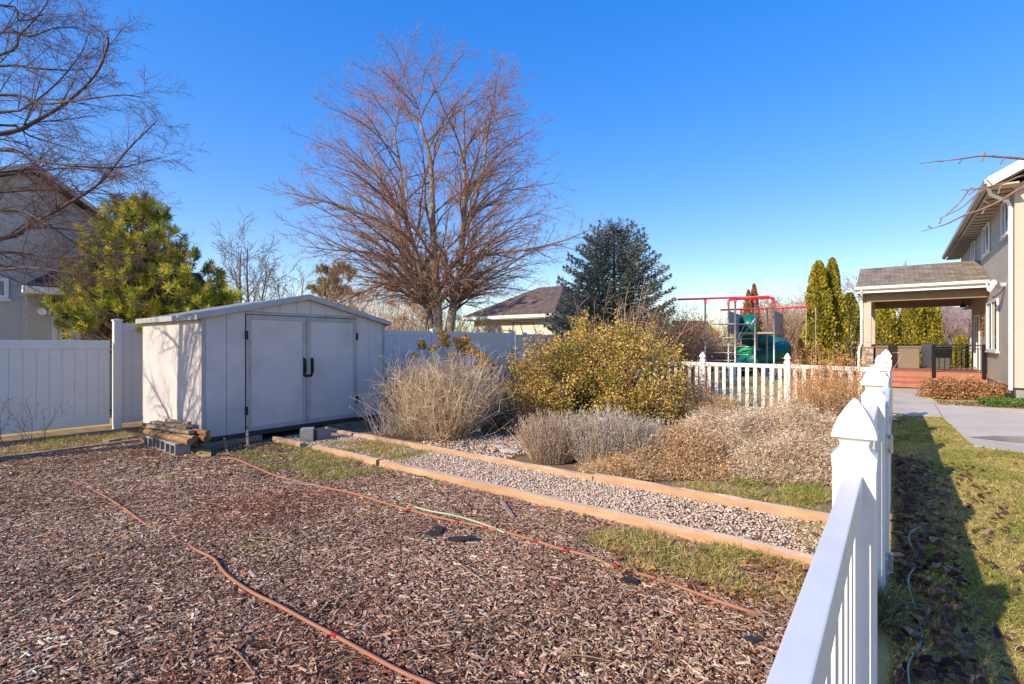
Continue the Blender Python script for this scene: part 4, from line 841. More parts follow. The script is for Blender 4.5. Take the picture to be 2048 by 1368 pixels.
# bright green tube mouth
g0 = P(1490, 699, 22.3); b = MB(); pr = [(0, .36), (.05, .50), (.10, .46), (.15, .52), (.20, .47), (.25, .52), (.30, .44), (.34, .30)]
ringV = []; n_ = 24
for h, r in pr:
    for k in range(n_): an = 2*math.pi*k/n_; ringV.append(g0+np.array((math.cos(an)*r*.8, math.sin(an)*r, h-.2)))
b.add(ringV, [(i*n_+k, i*n_+(k+1) % n_, (i+1)*n_+(k+1) % n_, (i+1)*n_+k) for i in range(len(pr)-1) for k in range(n_)]+[]); b.f.append(np.array([list(range((len(pr)-1)*n_, len(pr)*n_))])); b.f.append(np.array([list(range(n_))[::-1]]))
part('saucer_seat', b, GREENP, ps, True)
# rungs and braces
def rungs(p, r, zs, rad=.02):
    for z in zs: part('rung', MB().path([gnd(p)+up*z, gnd(r)+up*z], rad, 6), STEEL, ps, True)
rungs(F1, F2, (1.87, 1.56, 1.25, .93, .62, .31)); rungs(ar[0], F3, (1.83, 1.49, 1.15, .81, .47))
for p, r in ((P(1491, 645, 21.3), P(1472, 685, 20.9)), (P(1510, 638, 21.5), P(1472, 688, 20.9)), (P(1557, 625, 23.5), P(1567, 662, 24.3))): part('brace', MB().path([p, r], .018, 6), STEEL, ps, True)
# swing hanging from the rear bar, gym rings
sw = thing('swing', 'single swing hanging at the right end of the rear red bar', 'swing', gnd(P(1613, 700, 24)))
sx = lerp(bA, bB, 1613); part('chain', MB().path([sx, gnd(sx)+up*.75+np.array((-.05, 0, 0))], .012, 5).path([sx+np.array((.3, -.25, 0)), gnd(sx)+up*.75+np.array((.3, -.25, 0))], .012, 5), STEEL, sw); part('seat', MB().bar(gnd(sx)+up*.74, gnd(sx)+up*.74+np.array((.3, -.25, 0)), .16, .03), BLACK, sw, bevel=.005)
for px in (1441, 1461):
    c = P(px, 698, 23.5); n_ = 16; r_ = MB().path([c+np.array((math.cos(a)*.075, 0, math.sin(a)*.085)) for a in np.linspace(0, 2*math.pi, 17)], .012, 6); tz = lerp(bA, bB, px); r_.path([c+up*.08, np.array((c[0], c[1], 3.3))], .006, 4); solo('gym_ring', r_, STEEL, 'grey hand ring hanging behind the ladder rungs', 'ring', 'gym rings of the play set', smooth_=True)
# ================================================================ bare trees
def unit(v): return v/(np.linalg.norm(v)+1e-9)
class Tree:
    def __init__(self, rng): self.s = []; self.g = rng
    def grow(self, p, d, L, r, lev, par, cap=None):
        g = self.g; n = par['n'][lev]; st = L/n; nodes_ = [(p, d, r)]; r_end = r*par['taper'][lev]
        for i in range(n):
            d = unit(d + g.normal(0, par['wig'][lev], 3) + np.array((0, 0, par['up'][lev])))
            q = p + d*st; r1 = r+(r_end-r)*(i+1)/n
            self.s.append((p, q, r+(r_end-r)*i/n, r1, lev)); p = q; nodes_.append((p, d, r1))
        if lev+1 < len(par['n']):
            self.kids(nodes_, L, lev, par)
    def kids(self, nodes_, L, lev, par):
        g = self.g; k = par['k'][lev]; n = len(nodes_)-1; f0 = par['from'][lev]; az = g.uniform(0, 6.28)
        for j in range(k):
            f = f0+(1-f0)*(j+g.random())/k; x = min(f*n, n-.001); i = int(x); a, dd, ra = nodes_[i]; b, db, rb = nodes_[i+1]
            p = a+(b-a)*(x-i); dd = unit(b-a); az += 2.4+g.normal(0, .4)
            s1 = unit(np.cross(dd, (0.3, .2, 1) if abs(dd[2]) < .8 else (1, .2, 0))); s2 = np.cross(dd, s1)
            an = math.radians(g.normal(par['ang'][lev], 9)); d = unit(dd*math.cos(an)+(s1*math.cos(az)+s2*math.sin(az))*math.sin(an))
            l = L*par['len'][lev]*(1-par['fall'][lev]*f)*g.uniform(.7, 1.25); r = (ra+(rb-ra)*(x-i))*par['rk'][lev]
            self.grow(p, d, l, max(r, par['rmin']), lev+1, par)
    def limb(self, pts, r0, r1, par, k, lev, ln, sub=4, side=None):
        """a limb along given points, sprouting k children of level lev"""
        p, r = smooth(np.array(pts, float), np.linspace(r0, r1, len(pts)), sub); n = len(p)-1
        for i in range(n): self.s.append((p[i], p[i+1], r[i], r[i+1], lev-1))
        nodes_ = [(p[i], unit(p[min(i+1, n)]-p[max(i-1, 0)]), r[i]) for i in range(n+1)]
        q = dict(par); q['k'] = dict(enumerate(par['k'])) if not isinstance(par['k'], dict) else dict(par['k']); q['k'][lev-1] = k
        q['len'] = list(par['len']); q['len'][lev-1] = ln; self.kids(nodes_, 1.0, lev-1, q)
    def build(self, name, label, base, cols, group=None, split=1, cat='tree', sides=(7, 6, 5, 3, 3, 3), noise=.1):
        th = thing(name, label, cat, np.array((base[0], base[1], 0.0)), group)
        lv = np.array([x[4] for x in self.s]); A = np.array([x[0] for x in self.s]); B = np.array([x[1] for x in self.s]); ra = np.array([x[2] for x in self.s]); rb = np.array([x[3] for x in self.s])
        tr, cr = MB(), MB()
        for l in sorted(set(lv)):
            m = lv == l; c = np.array(cols[min(l, len(cols)-1)])*(1+R.normal(0, noise, (m.sum(), 1)))
            (tr if l < split else cr).segs(A[m], B[m], ra[m], rb[m], sides[min(l, 5)], c, .35)
        if tr.n: part('trunk', tr, BARK, th, True)
        part('crown', cr, BARK, th, True); return th
GREYB = (.34, .265, .205); MIDB = (.30, .205, .155); REDT = (.46, .225, .14); TANT = (.42, .27, .19)
# ---- the tall tree behind the fence
bt = Tree(np.random.default_rng(7)); D = 17.8
par = dict(n=(9, 7, 5, 4, 2), taper=(.16, .2, .3, .4, .5), wig=(.05, .07, .09, .12, .16), up=(.05, .03, .035, .04, .03), k=(15, 12, 9, 5), ang=(44, 38, 36, 38), len=(.52, .46, .5, .5), fall=(.55, .5, .45, .4), rk=(.5, .55, .55, .6), rmin=.0040)
par['from'] = (.22, .15, .15, .1)
def PT(*a): return [P(x, y, d) for x, y, d in a]
stems = (((862, 740, D), (862, 660, D), (850, 600, D+.1), (822, 520, D+.3), (790, 430, D+.5), (757, 340, D+.6), (728, 275, D+.4)),
         ((872, 740, D-.1), (876, 655, D-.1), (872, 560, D-.2), (866, 450, D-.3), (862, 330, D-.4), (842, 250, D-.5), (830, 190, D-.5)),
         ((893, 740, D), (900, 655, D), (915, 570, D), (925, 480, D), (930, 380, D-.1), (928, 280, D-.2), (930, 180, D-.2)),
         ((915, 570, D), (925, 490, D+.1), (945, 420, D+.4), (968, 330, D+.6), (975, 260, D+.7), (988, 205, D+.7)),
         ((850, 600, D), (836, 520, D-.4), (812, 430, D-.9), (800, 330, D-1.3), (790, 265, D-1.5), (798, 205, D-1.5)))
rr = ((.19, .012), (.20, .012), (.20, .010), (.10, .010), (.09, .010)); spts = []
par['k'] = (15, 11, 7, 3); par['len'] = (.5, .40, .46, .5); par['ang'] = (44, 33, 34, 38); par['up'] = (.05, .03, .02, .02, .02); par['fall'] = (.55, .45, .4, .3); par['from'] = (.22, .12, .12, .1)
for st, (a, b) in zip(stems, rr):
    p, r = smooth(np.array(PT(*st)), np.linspace(a, b, len(st)), 6); spts += [(p[i], r[i]) for i in range(8, len(p)-1)]
    for i in range(len(p)-1): bt.s.append((p[i], p[i+1], r[i], r[i+1], 0))
SPT = np.array([q[0] for q in spts]); SR_ = np.array([q[1] for q in spts]); gg = bt.g
EL = ((88, 40), (110, 125), (180, 190), (250, 250), (330, 285), (390, 320), (450, 300), (500, 285), (560, 250), (625, 215)); ER = ((88, 45), (110, 125), (180, 185), (290, 225), (380, 255), (470, 268), (560, 240), (610, 215))
def edge(y, right): t_ = ER if right else EL; return np.interp(y, [q[0] for q in t_], [q[1] for q in t_])
for k in range(165):
    y = 146+472*((k+.5)/165)**1.08; a = k*2.39996; ca, sa = math.cos(a), math.sin(a); rp = edge(y, ca > 0)*(gg.uniform(.42, 1.0)**.5)
    e = P(885+rp*ca, y, D)+np.array((0, rp*.9*sa*D/1000, 0)); dh = np.linalg.norm((SPT-e)[:, :2], axis=1); want = e[2]-np.clip(dh*gg.uniform(.38, .72), .4, 9)+np.clip((3.6-e[2])*.8, 0, 2.5)
    c_ = np.abs(SPT[:, 2]-np.maximum(want, 2.9))*1.0+dh*.3+gg.exponential(.5, len(SPT)); j_ = int(np.argmin(c_)); s0 = SPT[j_]; L_ = np.linalg.norm(e-s0); hv = e-s0
    ctl = s0+hv*.45+np.array((0, 0, .16*L_ if e[2] > 4 else .24*L_)) - np.array((hv[0], hv[1], 0))*.06; q = [s0]
    for t_ in (.25, .5, .75, 1.0): q.append(s0*(1-t_)**2+ctl*2*t_*(1-t_)+e*t_*t_+gg.normal(0, .03*L_**.5, 3)*(t_ < 1))
    bt.limb(q, min(.011+.0085*L_, SR_[j_]*.7), .005, par, int(5+1.9*L_), 2, .75+.13*L_, 3)
big = (((915, 560, D), (945, 520, D-.2), (985, 508, D-.5), (1060, 498, D-.8), (1130, 480, D-1), (1190, 455, D-1)), ((838, 560, D), (800, 525, D-.3), (740, 505, D-.6), (670, 500, D-.9), (600, 492, D-1)), ((850, 600, D), (810, 560, D-.6), (760, 570, D-1.2), (690, 600, D-1.6), (630, 625, D-1.8)), ((830, 540, D), (790, 470, D+.2), (720, 425, D+.3), (640, 400, D+.3), (562, 383, D+.2)))
for lb in big: bt.limb(PT(*lb), .075, .010, par, 22, 2, 1.3)
bt.build('bare_tree', 'tall bare reddish tree with several stems behind the garden fence', P(880, 700, D), (GREYB, MIDB, MIDB, REDT, REDT, REDT), split=1, sides=(7, 5, 4, 3, 3, 3))
# ---- the tree reaching in from the left
lt = Tree(np.random.default_rng(11)); D = 6.4
pl = dict(n=(9, 8, 6, 4, 3), taper=(.2, .2, .3, .4, .5), wig=(.04, .04, .06, .09, .12), up=(.03, -.005, -.012, -.008, 0), k=(10, 14, 9, 6), ang=(55, 38, 36, 36), len=(.5, .42, .5, .5), fall=(.4, .45, .4, .3), rk=(.25, .42, .5, .6), rmin=.0017)
pl['from'] = (.25, .08, .1, .1)
tb_ = np.array((-9.3, 5.3, 0)); lt.limb([tb_, tb_+(.05, 0, 1.5), tb_+(-.05, .1, 3.2), tb_+(.1, .1, 5.2), tb_+(0, .2, 7.5), tb_+(.2, 0, 9.5)], .15, .03, dict(pl, rk=(.36, .42, .5, .6)), 15, 1, 2.5)
LL = (((0, 268), (75, 240), (140, 200), (190, 150), (213, 100), (215, 70), (198, 55)), ((0, 478), (60, 450), (140, 405), (200, 365), (255, 300), (305, 250), (316, 240)),
      ((0, 300), (60, 318), (150, 332), (240, 335), (300, 320), (335, 312)), ((0, 132), (70, 137), (150, 140), (205, 130)), ((0, 250), (60, 272), (140, 297), (205, 318)),
      ((0, 190), (80, 207), (150, 201), (240, 190), (292, 196)), ((0, 65), (60, 72), (110, 56), (160, 55)), ((0, 10), (40, 42), (95, 24)), ((0, 350), (60, 346), (130, 336), (220, 345), (280, 352)),
      ((0, 505), (100, 516), (180, 511), (280, 508), (330, 500)), ((0, 420), (80, 440), (140, 480), (200, 520)), ((0, 385), (90, 380), (180, 385), (270, 395)), ((0, 110), (40, 70), (85, 20), (110, -30)),
      ((0, 540), (60, 535), (130, 545), (200, 565)), ((0, 225), (50, 215), (110, 170), (160, 110), (180, 60)))
for i, l in enumerate(LL):
    d0 = D+.35*math.sin(i*2.3); z0 = P(l[0][0], l[0][1], d0)[2]; root = tb_+np.array((.05, .1, max(1.6, z0*.75+.1)))
    pts = [root, root*.45+P(-60, l[0][1]+6, d0)*.55+np.array((0, 0, .05))]+[P(x, y, d0+.18*k*math.sin(i*1.7+k)) for k, (x, y) in enumerate(l)]
    lt.limb(pts, .024 if i > 1 else .036, .0035, pl, 28 if l[0][1] > 340 else 19, 2, .82 if i > 1 else .72)
lt.build('bare_tree', 'bare dark tree reaching into view from the left over the neighbour house', tb_, ((.16, .12, .10), (.14, .095, .08), (.14, .09, .075), (.2, .115, .10), (.24, .14, .115)), sides=(8, 6, 5, 4, 3, 3))
# ---- twigs of a tree standing off to the right
rt = Tree(np.random.default_rng(5)); D = 3.6; rb_ = np.array((5.6, 3.7, 0)); pr = dict(pl); 
rt.limb([rb_, rb_+(.03, 0, 1.0), rb_+(0, .03, 2.0), rb_+(.1, 0, 3.2)], .07, .03, pr, 1, 1, .3)
def rl(start, pts, r0, r1): 
    q = [rb_+np.array((0, 0, start))]+[P(x, y, D+dd) for x, y, dd in pts] if start else [P(x, y, D+dd) for x, y, dd in pts]; p, r = smooth(np.array(q), np.linspace(r0, r1, len(q)), 5)
    for i in range(len(p)-1): rt.s.append((p[i], p[i+1], r[i], r[i+1], 2))
rl(2.6, ((2120, 330, 0), (2048, 318, 0), (1990, 313, 0), (1960, 312, 0), (1920, 318, 0), (1880, 322, .02), (1840, 327, .04)), .012, .0026)
rl(2.3, ((2130, 330, .1), (2048, 350, .1), (2010, 365, .1), (1970, 375, .1), (1940, 379, .1), (1923, 380, .1)), .012, .003)
rl(2.2, ((2130, 350, 0), (2048, 374, 0), (2000, 402, 0), (1960, 420, 0), (1930, 430, 0), (1895, 447, 0), (1870, 455, 0), (1843, 463, 0)), .012, .0026)
rl(0, ((1937, 380, .1), (1920, 404, .1), (1892, 430, .1), (1880, 437, .1)), .006, .003); rl(0, ((1975, 373, .1), (1950, 392, .1), (1922, 416, .1), (1886, 434, .1)), .006, .003)
for x, y, x2, y2 in ((1923, 320, 1918, 327), (1969, 312, 1964, 324), (1970, 312, 1969, 304), (2008, 316, 2001, 328), (1889, 322, 1879, 323), (1957, 376, 1938, 389), (2003, 368, 1996, 388), (1985, 371, 1974, 360), (1971, 415, 1964, 428), (1977, 408, 1966, 401), (1945, 379, 1942, 375), (1879, 447, 1883, 437), (1862, 456, 1857, 452)): rl(0, ((x, y, .0), (x2, y2, .0)), .0045, .0042)
rt.build('bare_tree', 'bare tree off to the right with thick budded twigs before the roof corner', rb_, ((.2, .14, .11), (.22, .14, .11), (.34, .20, .15)), sides=(8, 6, 6, 5, 4, 3))
# ---- background bare trees
def bgtree(px, py_top, d, seed, cols, label, spread=.55, n1=10, lev4=3, multi=1, r=.12, group='bare trees beyond the fences', lean=0):
    t = Tree(np.random.default_rng(seed)); h = P(px, py_top, d)[2]; b = P(px, 700, d); b[2] = 0
    q = dict(n=(7, 5, 4, 3), taper=(.2, .25, .35, .5), wig=(.07, .11, .15, .18), up=(.05, .07, .06, .05), k=(n1, 7, lev4+2), ang=(38, 40, 40), len=(spread, .5, .5), fall=(.5, .4, .3), rk=(.5, .55, .6), rmin=.0004*d)
    q['from'] = (.25, .15, .1)
    for m in range(multi):
        a = t.g.uniform(0, 6.28); dv = unit(np.array((math.cos(a)*(.28 if multi > 1 else .04)+lean, math.sin(a)*.2, 1.0))); t.grow(b+np.array((math.cos(a)*.1, math.sin(a)*.1, 0))*(multi > 1), dv, h*t.g.uniform(.62, .82), r, 0, q)
    return t.build('bare_tree', label, b, cols, group, sides=(6, 5, 4, 3, 3, 3))
CG = ((.2, .16, .14), (.22, .17, .145), (.26, .19, .165), (.3, .22, .19)); CR = ((.2, .14, .12), (.25, .17, .14), (.36, .22, .18), (.42, .26, .22)); CP = ((.3, .23, .2), (.4, .3, .27), (.5, .38, .34), (.5, .38, .35))
bgtree(505, 425, 30, 21, CG, 'bare grey tree rising behind the shed roof peak', .5, 12, 3, 3)
bgtree(583, 470, 33, 22, CG, 'smaller bare grey tree between the shed ridge and the tall tree', .5, 10, 3, 2)
bgtree(440, 500, 31, 23, CG, 'low bare tree leaning above the right edge of the pine', .5, 9, 3, 2, lean=-.25)
for k, (px, py, d, c, lab) in enumerate(((1550, 570, 58, CR, 'reddish bare tree behind the play set arch'), (1590, 555, 66, CP, 'pale bare tree left of the tall evergreen pair'), (1705, 520, 60, CP, 'pale bare tree between evergreens and patio roof'),
        (1770, 512, 62, CG, 'bare tree top showing over the left of the patio roof'), (1820, 500, 64, CG, 'bare tree top showing over the middle of the patio roof'), (1880, 590, 40, CR, 'bare tree in front of the pinkish roof under the patio cover'), (1925, 600, 38, CR, 'bare tree beside the house wall under the patio cover'), (1790, 575, 50, CR, 'bare tree seen beneath the patio beam'), (1650, 560, 70, CP, 'pale bare tree hidden behind the tall evergreen pair'))):
    bgtree(px, py, d, 40+k, c, lab, .55, 11, 3, 2)
# thin bare shrubs at the left fence
for k, (px, py, h, n) in enumerate(((8, 893, 1.0, 9), (48, 893, .62, 5), (62, 893, .8, 5), (88, 890, .62, 5))):
    t = Tree(np.random.default_rng(60+k)); b = G(px, py); q = dict(n=(6, 4, 3), taper=(.35, .4, .5), wig=(.1, .16, .2), up=(.02, .03, .02), k=(n, 2), ang=(42, 45), len=(.42, .4), fall=(.4, .3), rk=(.6, .7), rmin=.0022); q['from'] = (.15, .2)
    for m in range(2): t.grow(b, unit(np.array((t.g.normal(0, .25), 0, 1))), h*t.g.uniform(.8, 1.1), .006, 0, q)
    t.build('bare_shrub', ('tallest thin bare shrub against the fence at the picture edge', 'thin bare shrub between two others against the low fence', 'slender bare twig shrub against the low white fence', 'bare forked shrub nearest the fence step')[k], b, ((.16, .1, .09),), 'thin bare shrubs along the low fence', split=0, cat='shrub', sides=(4, 3, 3, 3, 3, 3))
# ================================================================ conifers
def cone_tree(name, px, pyt, d, wpx, label, cols, n, sz, group=None, pw=.75, up=1.2, base=None, trunk=(.16, .1, .07), low=.0, zb=.1, lump=.16):
    top = P(px, pyt, d); b = np.array((top[0], top[1], 0.)); H = top[2]; Rm = wpx/1000*d/2
    u = R.random(n)**.8; z = zb+(H-zb)*u; prof = np.clip((1-u)**pw*1.08, 0, 1)*np.clip(.55+u*4, 0, 1)
    th_ = R.uniform(0, 2*math.pi, n); ph_ = R.random()*6
    lum = 1+lump*np.sin(th_*3+z*2.1+ph_)+lump*.7*np.sin(th_*5-z*3.3)+R.normal(0, .06, n)
    rad = Rm*prof*lum*(1-R.random(n)**2.2*.45)
    C = np.stack([b[0]+np.cos(th_)*rad, b[1]+np.sin(th_)*rad, z], 1)
    dr = np.stack([np.cos(th_), np.sin(th_), np.full(n, up)], 1)+R.normal(0, .45, (n, 3))
    t = thing(name, label, 'tree', b, group)
    part('trunk', MB().path([b, b+(0, 0, H*.5), b+(0, 0, H*.93)], [Rm*.13, Rm*.08, .015], 8, 0, trunk), BARK, t, True)
    c = pal(n, *cols, jit=.2)*(1+.22*np.sin(th_*4+z*1.7)[:, None])
    part('crown', MB().leaves(C, sz*R.uniform(.6, 1.3, n), c, .5, 0, dr, .5), NEEDLE, t); return t
OL = ((.33, .29, .028, 3), (.46, .37, .04, 3), (.17, .18, .02, 2), (.58, .42, .07, 1)); OLD = ((.25, .23, .03, 3), (.36, .3, .045, 2), (.15, .16, .02, 2))
EV = 'clipped evergreens along the far yard'
cone_tree('evergreen_tree', 1637, 522, 24.5, 58, 'tall pointed olive evergreen at the left of the close pair', OL, 9000, .15, EV, .45)
cone_tree('evergreen_tree', 1664, 517, 25.0, 50, 'tall pointed olive evergreen at the right of the close pair', OL, 8000, .15, EV, .45)
cone_tree('evergreen_tree', 1699, 586, 33, 42, 'rounded evergreen half shaded left of the patio post', OLD, 5000, .17, EV, .35)
cone_tree('evergreen_tree', 1722, 640, 34, 24, 'small evergreen directly left of the stone footed post', OLD, 2500, .16, EV, .4)
cone_tree('evergreen_tree', 1769, 600, 31, 46, 'narrow evergreen behind the chest right of the patio post', OL, 5500, .17, EV, .3)
cone_tree('evergreen_tree', 1822, 595, 31, 44, 'broad evergreen seen at the middle under the patio cover', OL, 5500, .17, EV, .25)
cone_tree('evergreen_tree', 1858, 600, 31.3, 44, 'broad evergreen behind the bin under the patio cover', OL, 5500, .17, EV, .25)
cone_tree('evergreen_tree', 1922, 672, 31, 34, 'small round evergreen near the house wall under the patio', OL, 3000, .15, EV, .4)
RUSTC = ((.40, .22, .10, 3), (.3, .15, .07, 2), (.5, .32, .15, 1))
cone_tree('dry_cypress', 1497, 580, 38, 34, 'brown dried columnar cypress left of the twin behind the play set', RUSTC, 3500, .18, 'dried cypresses behind the play set', .6)
cone_tree('dry_cypress', 1508, 568, 38.5, 34, 'brown dried columnar cypress with the taller tip behind the arch', RUSTC, 3500, .18, 'dried cypresses behind the play set', .6)
# ---- blue spruce
def spruce(px, pyt, d, wpx, label, cols, nb=190, seed=3):
    g = np.random.default_rng(seed); top = P(px, pyt, d); b = np.array((top[0], top[1], 0.)); H = top[2]; Rm = wpx/1000*d/2; sp = MB(); br = MB(); Cs, Ds, Cc = [], [], []
    for k in range(nb):
        u = (k+.5)/nb; z = .5+(H-.55)*u; L = Rm*1.12*(1-u)**.45*(1.02-.12*(u < .15))*g.uniform(.74, 1.12)+.12; a = k*2.399+g.normal(0, .2)
        o = np.array((math.cos(a), math.sin(a), 0)); m = max(3, int(L/.16)); tt_ = np.linspace(.12, 1, m); pts = b+np.array((0, 0, z))+o*L*tt_[:, None]+np.array((0, 0, 1))*(-.10*L*tt_+.30*L*tt_**2.4+.1*u*tt_*2)[:, None]
        br.path(pts, np.linspace(.025, .006, m), 4, 0, (.14, .1, .08), cap=False); sd_ = np.array((-o[1], o[0], 0))
        for f, p in zip(tt_, pts):
            q = int(15+22*f*L/Rm); w_ = L*.34*(1.1-f)+.10; off = g.uniform(-1, 1, q)
            c = p+sd_*(off*w_)[:, None]+o*(np.abs(off)*w_*.5)[:, None]+np.array((0, 0, 1))*g.normal(0, .05, q)[:, None]
            Cs.append(c); Ds.append(o+sd_*(off*.8)[:, None]+g.normal(0, .3, (q, 3))+np.array((0, 0, .25)))
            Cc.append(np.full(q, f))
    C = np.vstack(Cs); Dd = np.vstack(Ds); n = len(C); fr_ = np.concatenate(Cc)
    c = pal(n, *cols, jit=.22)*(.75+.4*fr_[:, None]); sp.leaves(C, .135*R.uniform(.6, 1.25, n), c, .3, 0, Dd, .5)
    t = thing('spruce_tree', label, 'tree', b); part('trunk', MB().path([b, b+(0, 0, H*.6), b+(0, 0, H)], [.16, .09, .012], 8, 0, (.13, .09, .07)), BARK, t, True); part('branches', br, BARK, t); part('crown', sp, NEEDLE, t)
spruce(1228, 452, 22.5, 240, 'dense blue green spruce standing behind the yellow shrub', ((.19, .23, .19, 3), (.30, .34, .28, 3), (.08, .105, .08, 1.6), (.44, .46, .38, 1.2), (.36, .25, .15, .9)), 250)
# ---- the pine above the low fence
def pine(px, pyt, d, label, cols, tufts, seed, group=None, nn=60, ln=.15):
    g = np.random.default_rng(seed); top = P(px, pyt, d); b = np.array((top[0]+.15, top[1], 0.)); t = thing('pine_tree', label, 'tree', b, group); H = top[2]
    tr = Tree(g); spine = [b, b+(.05, 0, H*.35), b+(-.1, .05, H*.7), np.array(top)]; p, r = smooth(np.array(spine), np.array((.13, .09, .05, .012)), 6)
    for i in range(len(p)-1): tr.s.append((p[i], p[i+1], r[i], r[i+1], 0))
    C, Dv = [], []
    for (x, y, dd) in tufts:
        e = P(x, y, d+dd); k = int(np.clip((e[2]-.5)/H*len(p)*.8, 1, len(p)-2)); s0 = p[k]; mid = s0*.5+e*.5+np.array((0, 0, -.12)); q, rq = smooth(np.array([s0, mid, e]), np.array((.03, .018, .007)), 4)
        for i in range(len(q)-1): tr.s.append((q[i], q[i+1], rq[i], rq[i+1], 1))
        for j in range(g.integers(4, 8)):
            o = e+g.normal(0, 1, 3)*np.array((.12, .16, .085)); tr.s.append((q[-3], o, .006, .004, 2)); C.append(o); Dv.append(unit(o-q[-4]+np.array((0, 0, .35))))
    A = np.array([x[0] for x in tr.s]); B = np.array([x[1] for x in tr.s]); ra = [x[2] for x in tr.s]; rb = [x[3] for x in tr.s]
    lv = np.array([x[4] for x in tr.s]); k0 = MB().segs(A[lv == 0], B[lv == 0], np.array(ra)[lv == 0], np.array(rb)[lv == 0], 8, (.15, .10, .075), .3); part('trunk', k0, BARK, t, True)
    k1 = MB().segs(A[lv > 0], B[lv > 0], np.array(ra)[lv > 0], np.array(rb)[lv > 0], 4, (.17, .115, .085), .3); part('branches', k1, BARK, t)
    C = np.repeat(np.array(C), nn, 0); Dv = np.repeat(np.array(Dv), nn, 0); n = len(C); dd = Dv*.9+R.normal(0, .75, (n, 3)); dd /= np.linalg.norm(dd, axis=1, keepdims=True)
    base = C+Dv*R.uniform(-.09, .09, (n, 1)); tc = np.repeat(pal(n//nn, *cols, jit=.2), nn, 0)
    part('crown', MB().leaves(base+dd*ln*.5, ln*R.uniform(.7, 1.2, n), tc*(1+R.normal(0, .15, (n, 1))), .12, 0, dd, .2), NEEDLE, t)
g_ = np.random.default_rng(8); tf = []
while len(tf) < 175:
    x, y = g_.uniform(120, 470), g_.uniform(405, 668); xc = 270+(y-400)*.05; 
    hl = np.interp(y, (405, 450, 520, 580, 670), (18, 75, 115, 150, 165)); hr = np.interp(y, (405, 450, 480, 530, 570, 600, 670), (50, 55, 75, 130, 190, 200, 120))
    if -hl < x-xc < hr and g_.random() < .9: tf.append((x, y, g_.uniform(-1.0, 1.0)*(1-.5*(y < 470))))
tf += [(g_.uniform(128, 215), g_.uniform(565, 668), g_.uniform(-.3, .9)) for _ in range(26)]
pine(268, 405, 11.3, 'loose olive green pine rising above the low white fence', ((.58, .55, .06, 3), (.36, .40, .05, 3), (.78, .66, .1, 2), (.14, .19, .04, 2), (.6, .42, .10, .4)), tf, 8)
tf = [(g_.normal(668, 24), g_.uniform(530, 660), g_.uniform(-1, 1)) for _ in range(60)]; pine(668, 528, 26, 'pale olive pine left of the tall bare tree', ((.30, .25, .06), (.22, .19, .045), (.38, .31, .10)), tf, 9, None, 40, .22)
tf = [(g_.normal(800, 50)+60, g_.uniform(470, 650), g_.uniform(-1, 1)) for _ in range(60)]; pine(850, 440, 27, 'thin straw coloured pine behind the tall tree stems', ((.30, .23, .07), (.22, .18, .05), (.40, .29, .11)), tf, 10, None, 26, .22)
# ================================================================ stalks, twiggy shrubs and mounds
def stalkpts(B, D, L, droop, k, jit=.04):
    n = len(B); D = D/np.linalg.norm(D, axis=1, keepdims=True); out = []; side = R.normal(0, jit, (n, 3))*L[:, None]
    for i in range(k+1):
        t = i/k; p = B+D*(L*t)[:, None]; p = p-np.array((0, 0, 1.))*(droop*L*t**2.2)[:, None]+side*math.sin(math.pi*t); out.append(p)
    return out
def stalks(mb, B, D, L, droop, r0, r1, col, k=4, sides=3, jit=.04):
    P_ = stalkpts(B, D, L, droop, k, jit)
    for i in range(k): mb.segs(P_[i], P_[i+1], r0+(r1-r0)*i/k, r0+(r1-r0)*(i+1)/k, sides, col, .2)
    return P_
def disc(c, r, n, asp=1.0):
    a = R.uniform(0, 6.283, n); q = r*np.sqrt(R.random(n)); return np.stack([c[0]+np.cos(a)*q, c[1]+np.sin(a)*q*asp, np.zeros(n)], 1)
def rad(B, c, out, up):
    d = (B-np.array((c[0], c[1], 0)))*np.array((1, 1, 0)); return d*out+np.array((0, 0, 1.))*up
# ---- the pale dry clump
c = G(885, 872); pc_ = thing('dry_bush', 'big pale straw grey twiggy clump beside the shed', 'bush', c); n = 2700; B = disc(c, .52, n); D = rad(B, c, .48, 1.0)+R.normal(0, .36, (n, 3)); D[:, 2] = np.abs(D[:, 2])+.25
L = R.uniform(.55, 1.62, n)*(1+.18*lowf(B[:, 0], B[:, 1], 5.)); mb = MB(); col = pal(n, (.74, .55, .35, 3), (.60, .42, .25, 2), (.84, .67, .46, 2), (.40, .25, .14, 1.4), jit=.15)
P_ = stalks(mb, B, D, L, R.uniform(.02, .28, n), .0042, .0019, col, 5, 3, .10); part('stems', mb, TWIG, pc_)
mb = MB()
for i in (2, 3, 4, 5):
    m = R.random(n) < .8; b = P_[i][m]; d = R.normal(0, .6, (m.sum(), 3)); d[:, 2] += .35; stalks(mb, b, d, R.uniform(.08, .3, m.sum()), np.full(m.sum(), .15), .0022, .0013, col[m]*1.05, 2, 3)
part('side_twigs', mb, TWIG, pc_)
mb = MB(); e = np.vstack([P_[5], P_[4], P_[3]]); m = len(e); mb.leaves(e+R.normal(0, .03, (m, 3)), .022*R.uniform(.5, 1.4, m), pal(m, (.82, .66, .5), (.62, .45, .3), (.44, .28, .17)), .45); part('seed_heads', mb, LEAF, pc_)
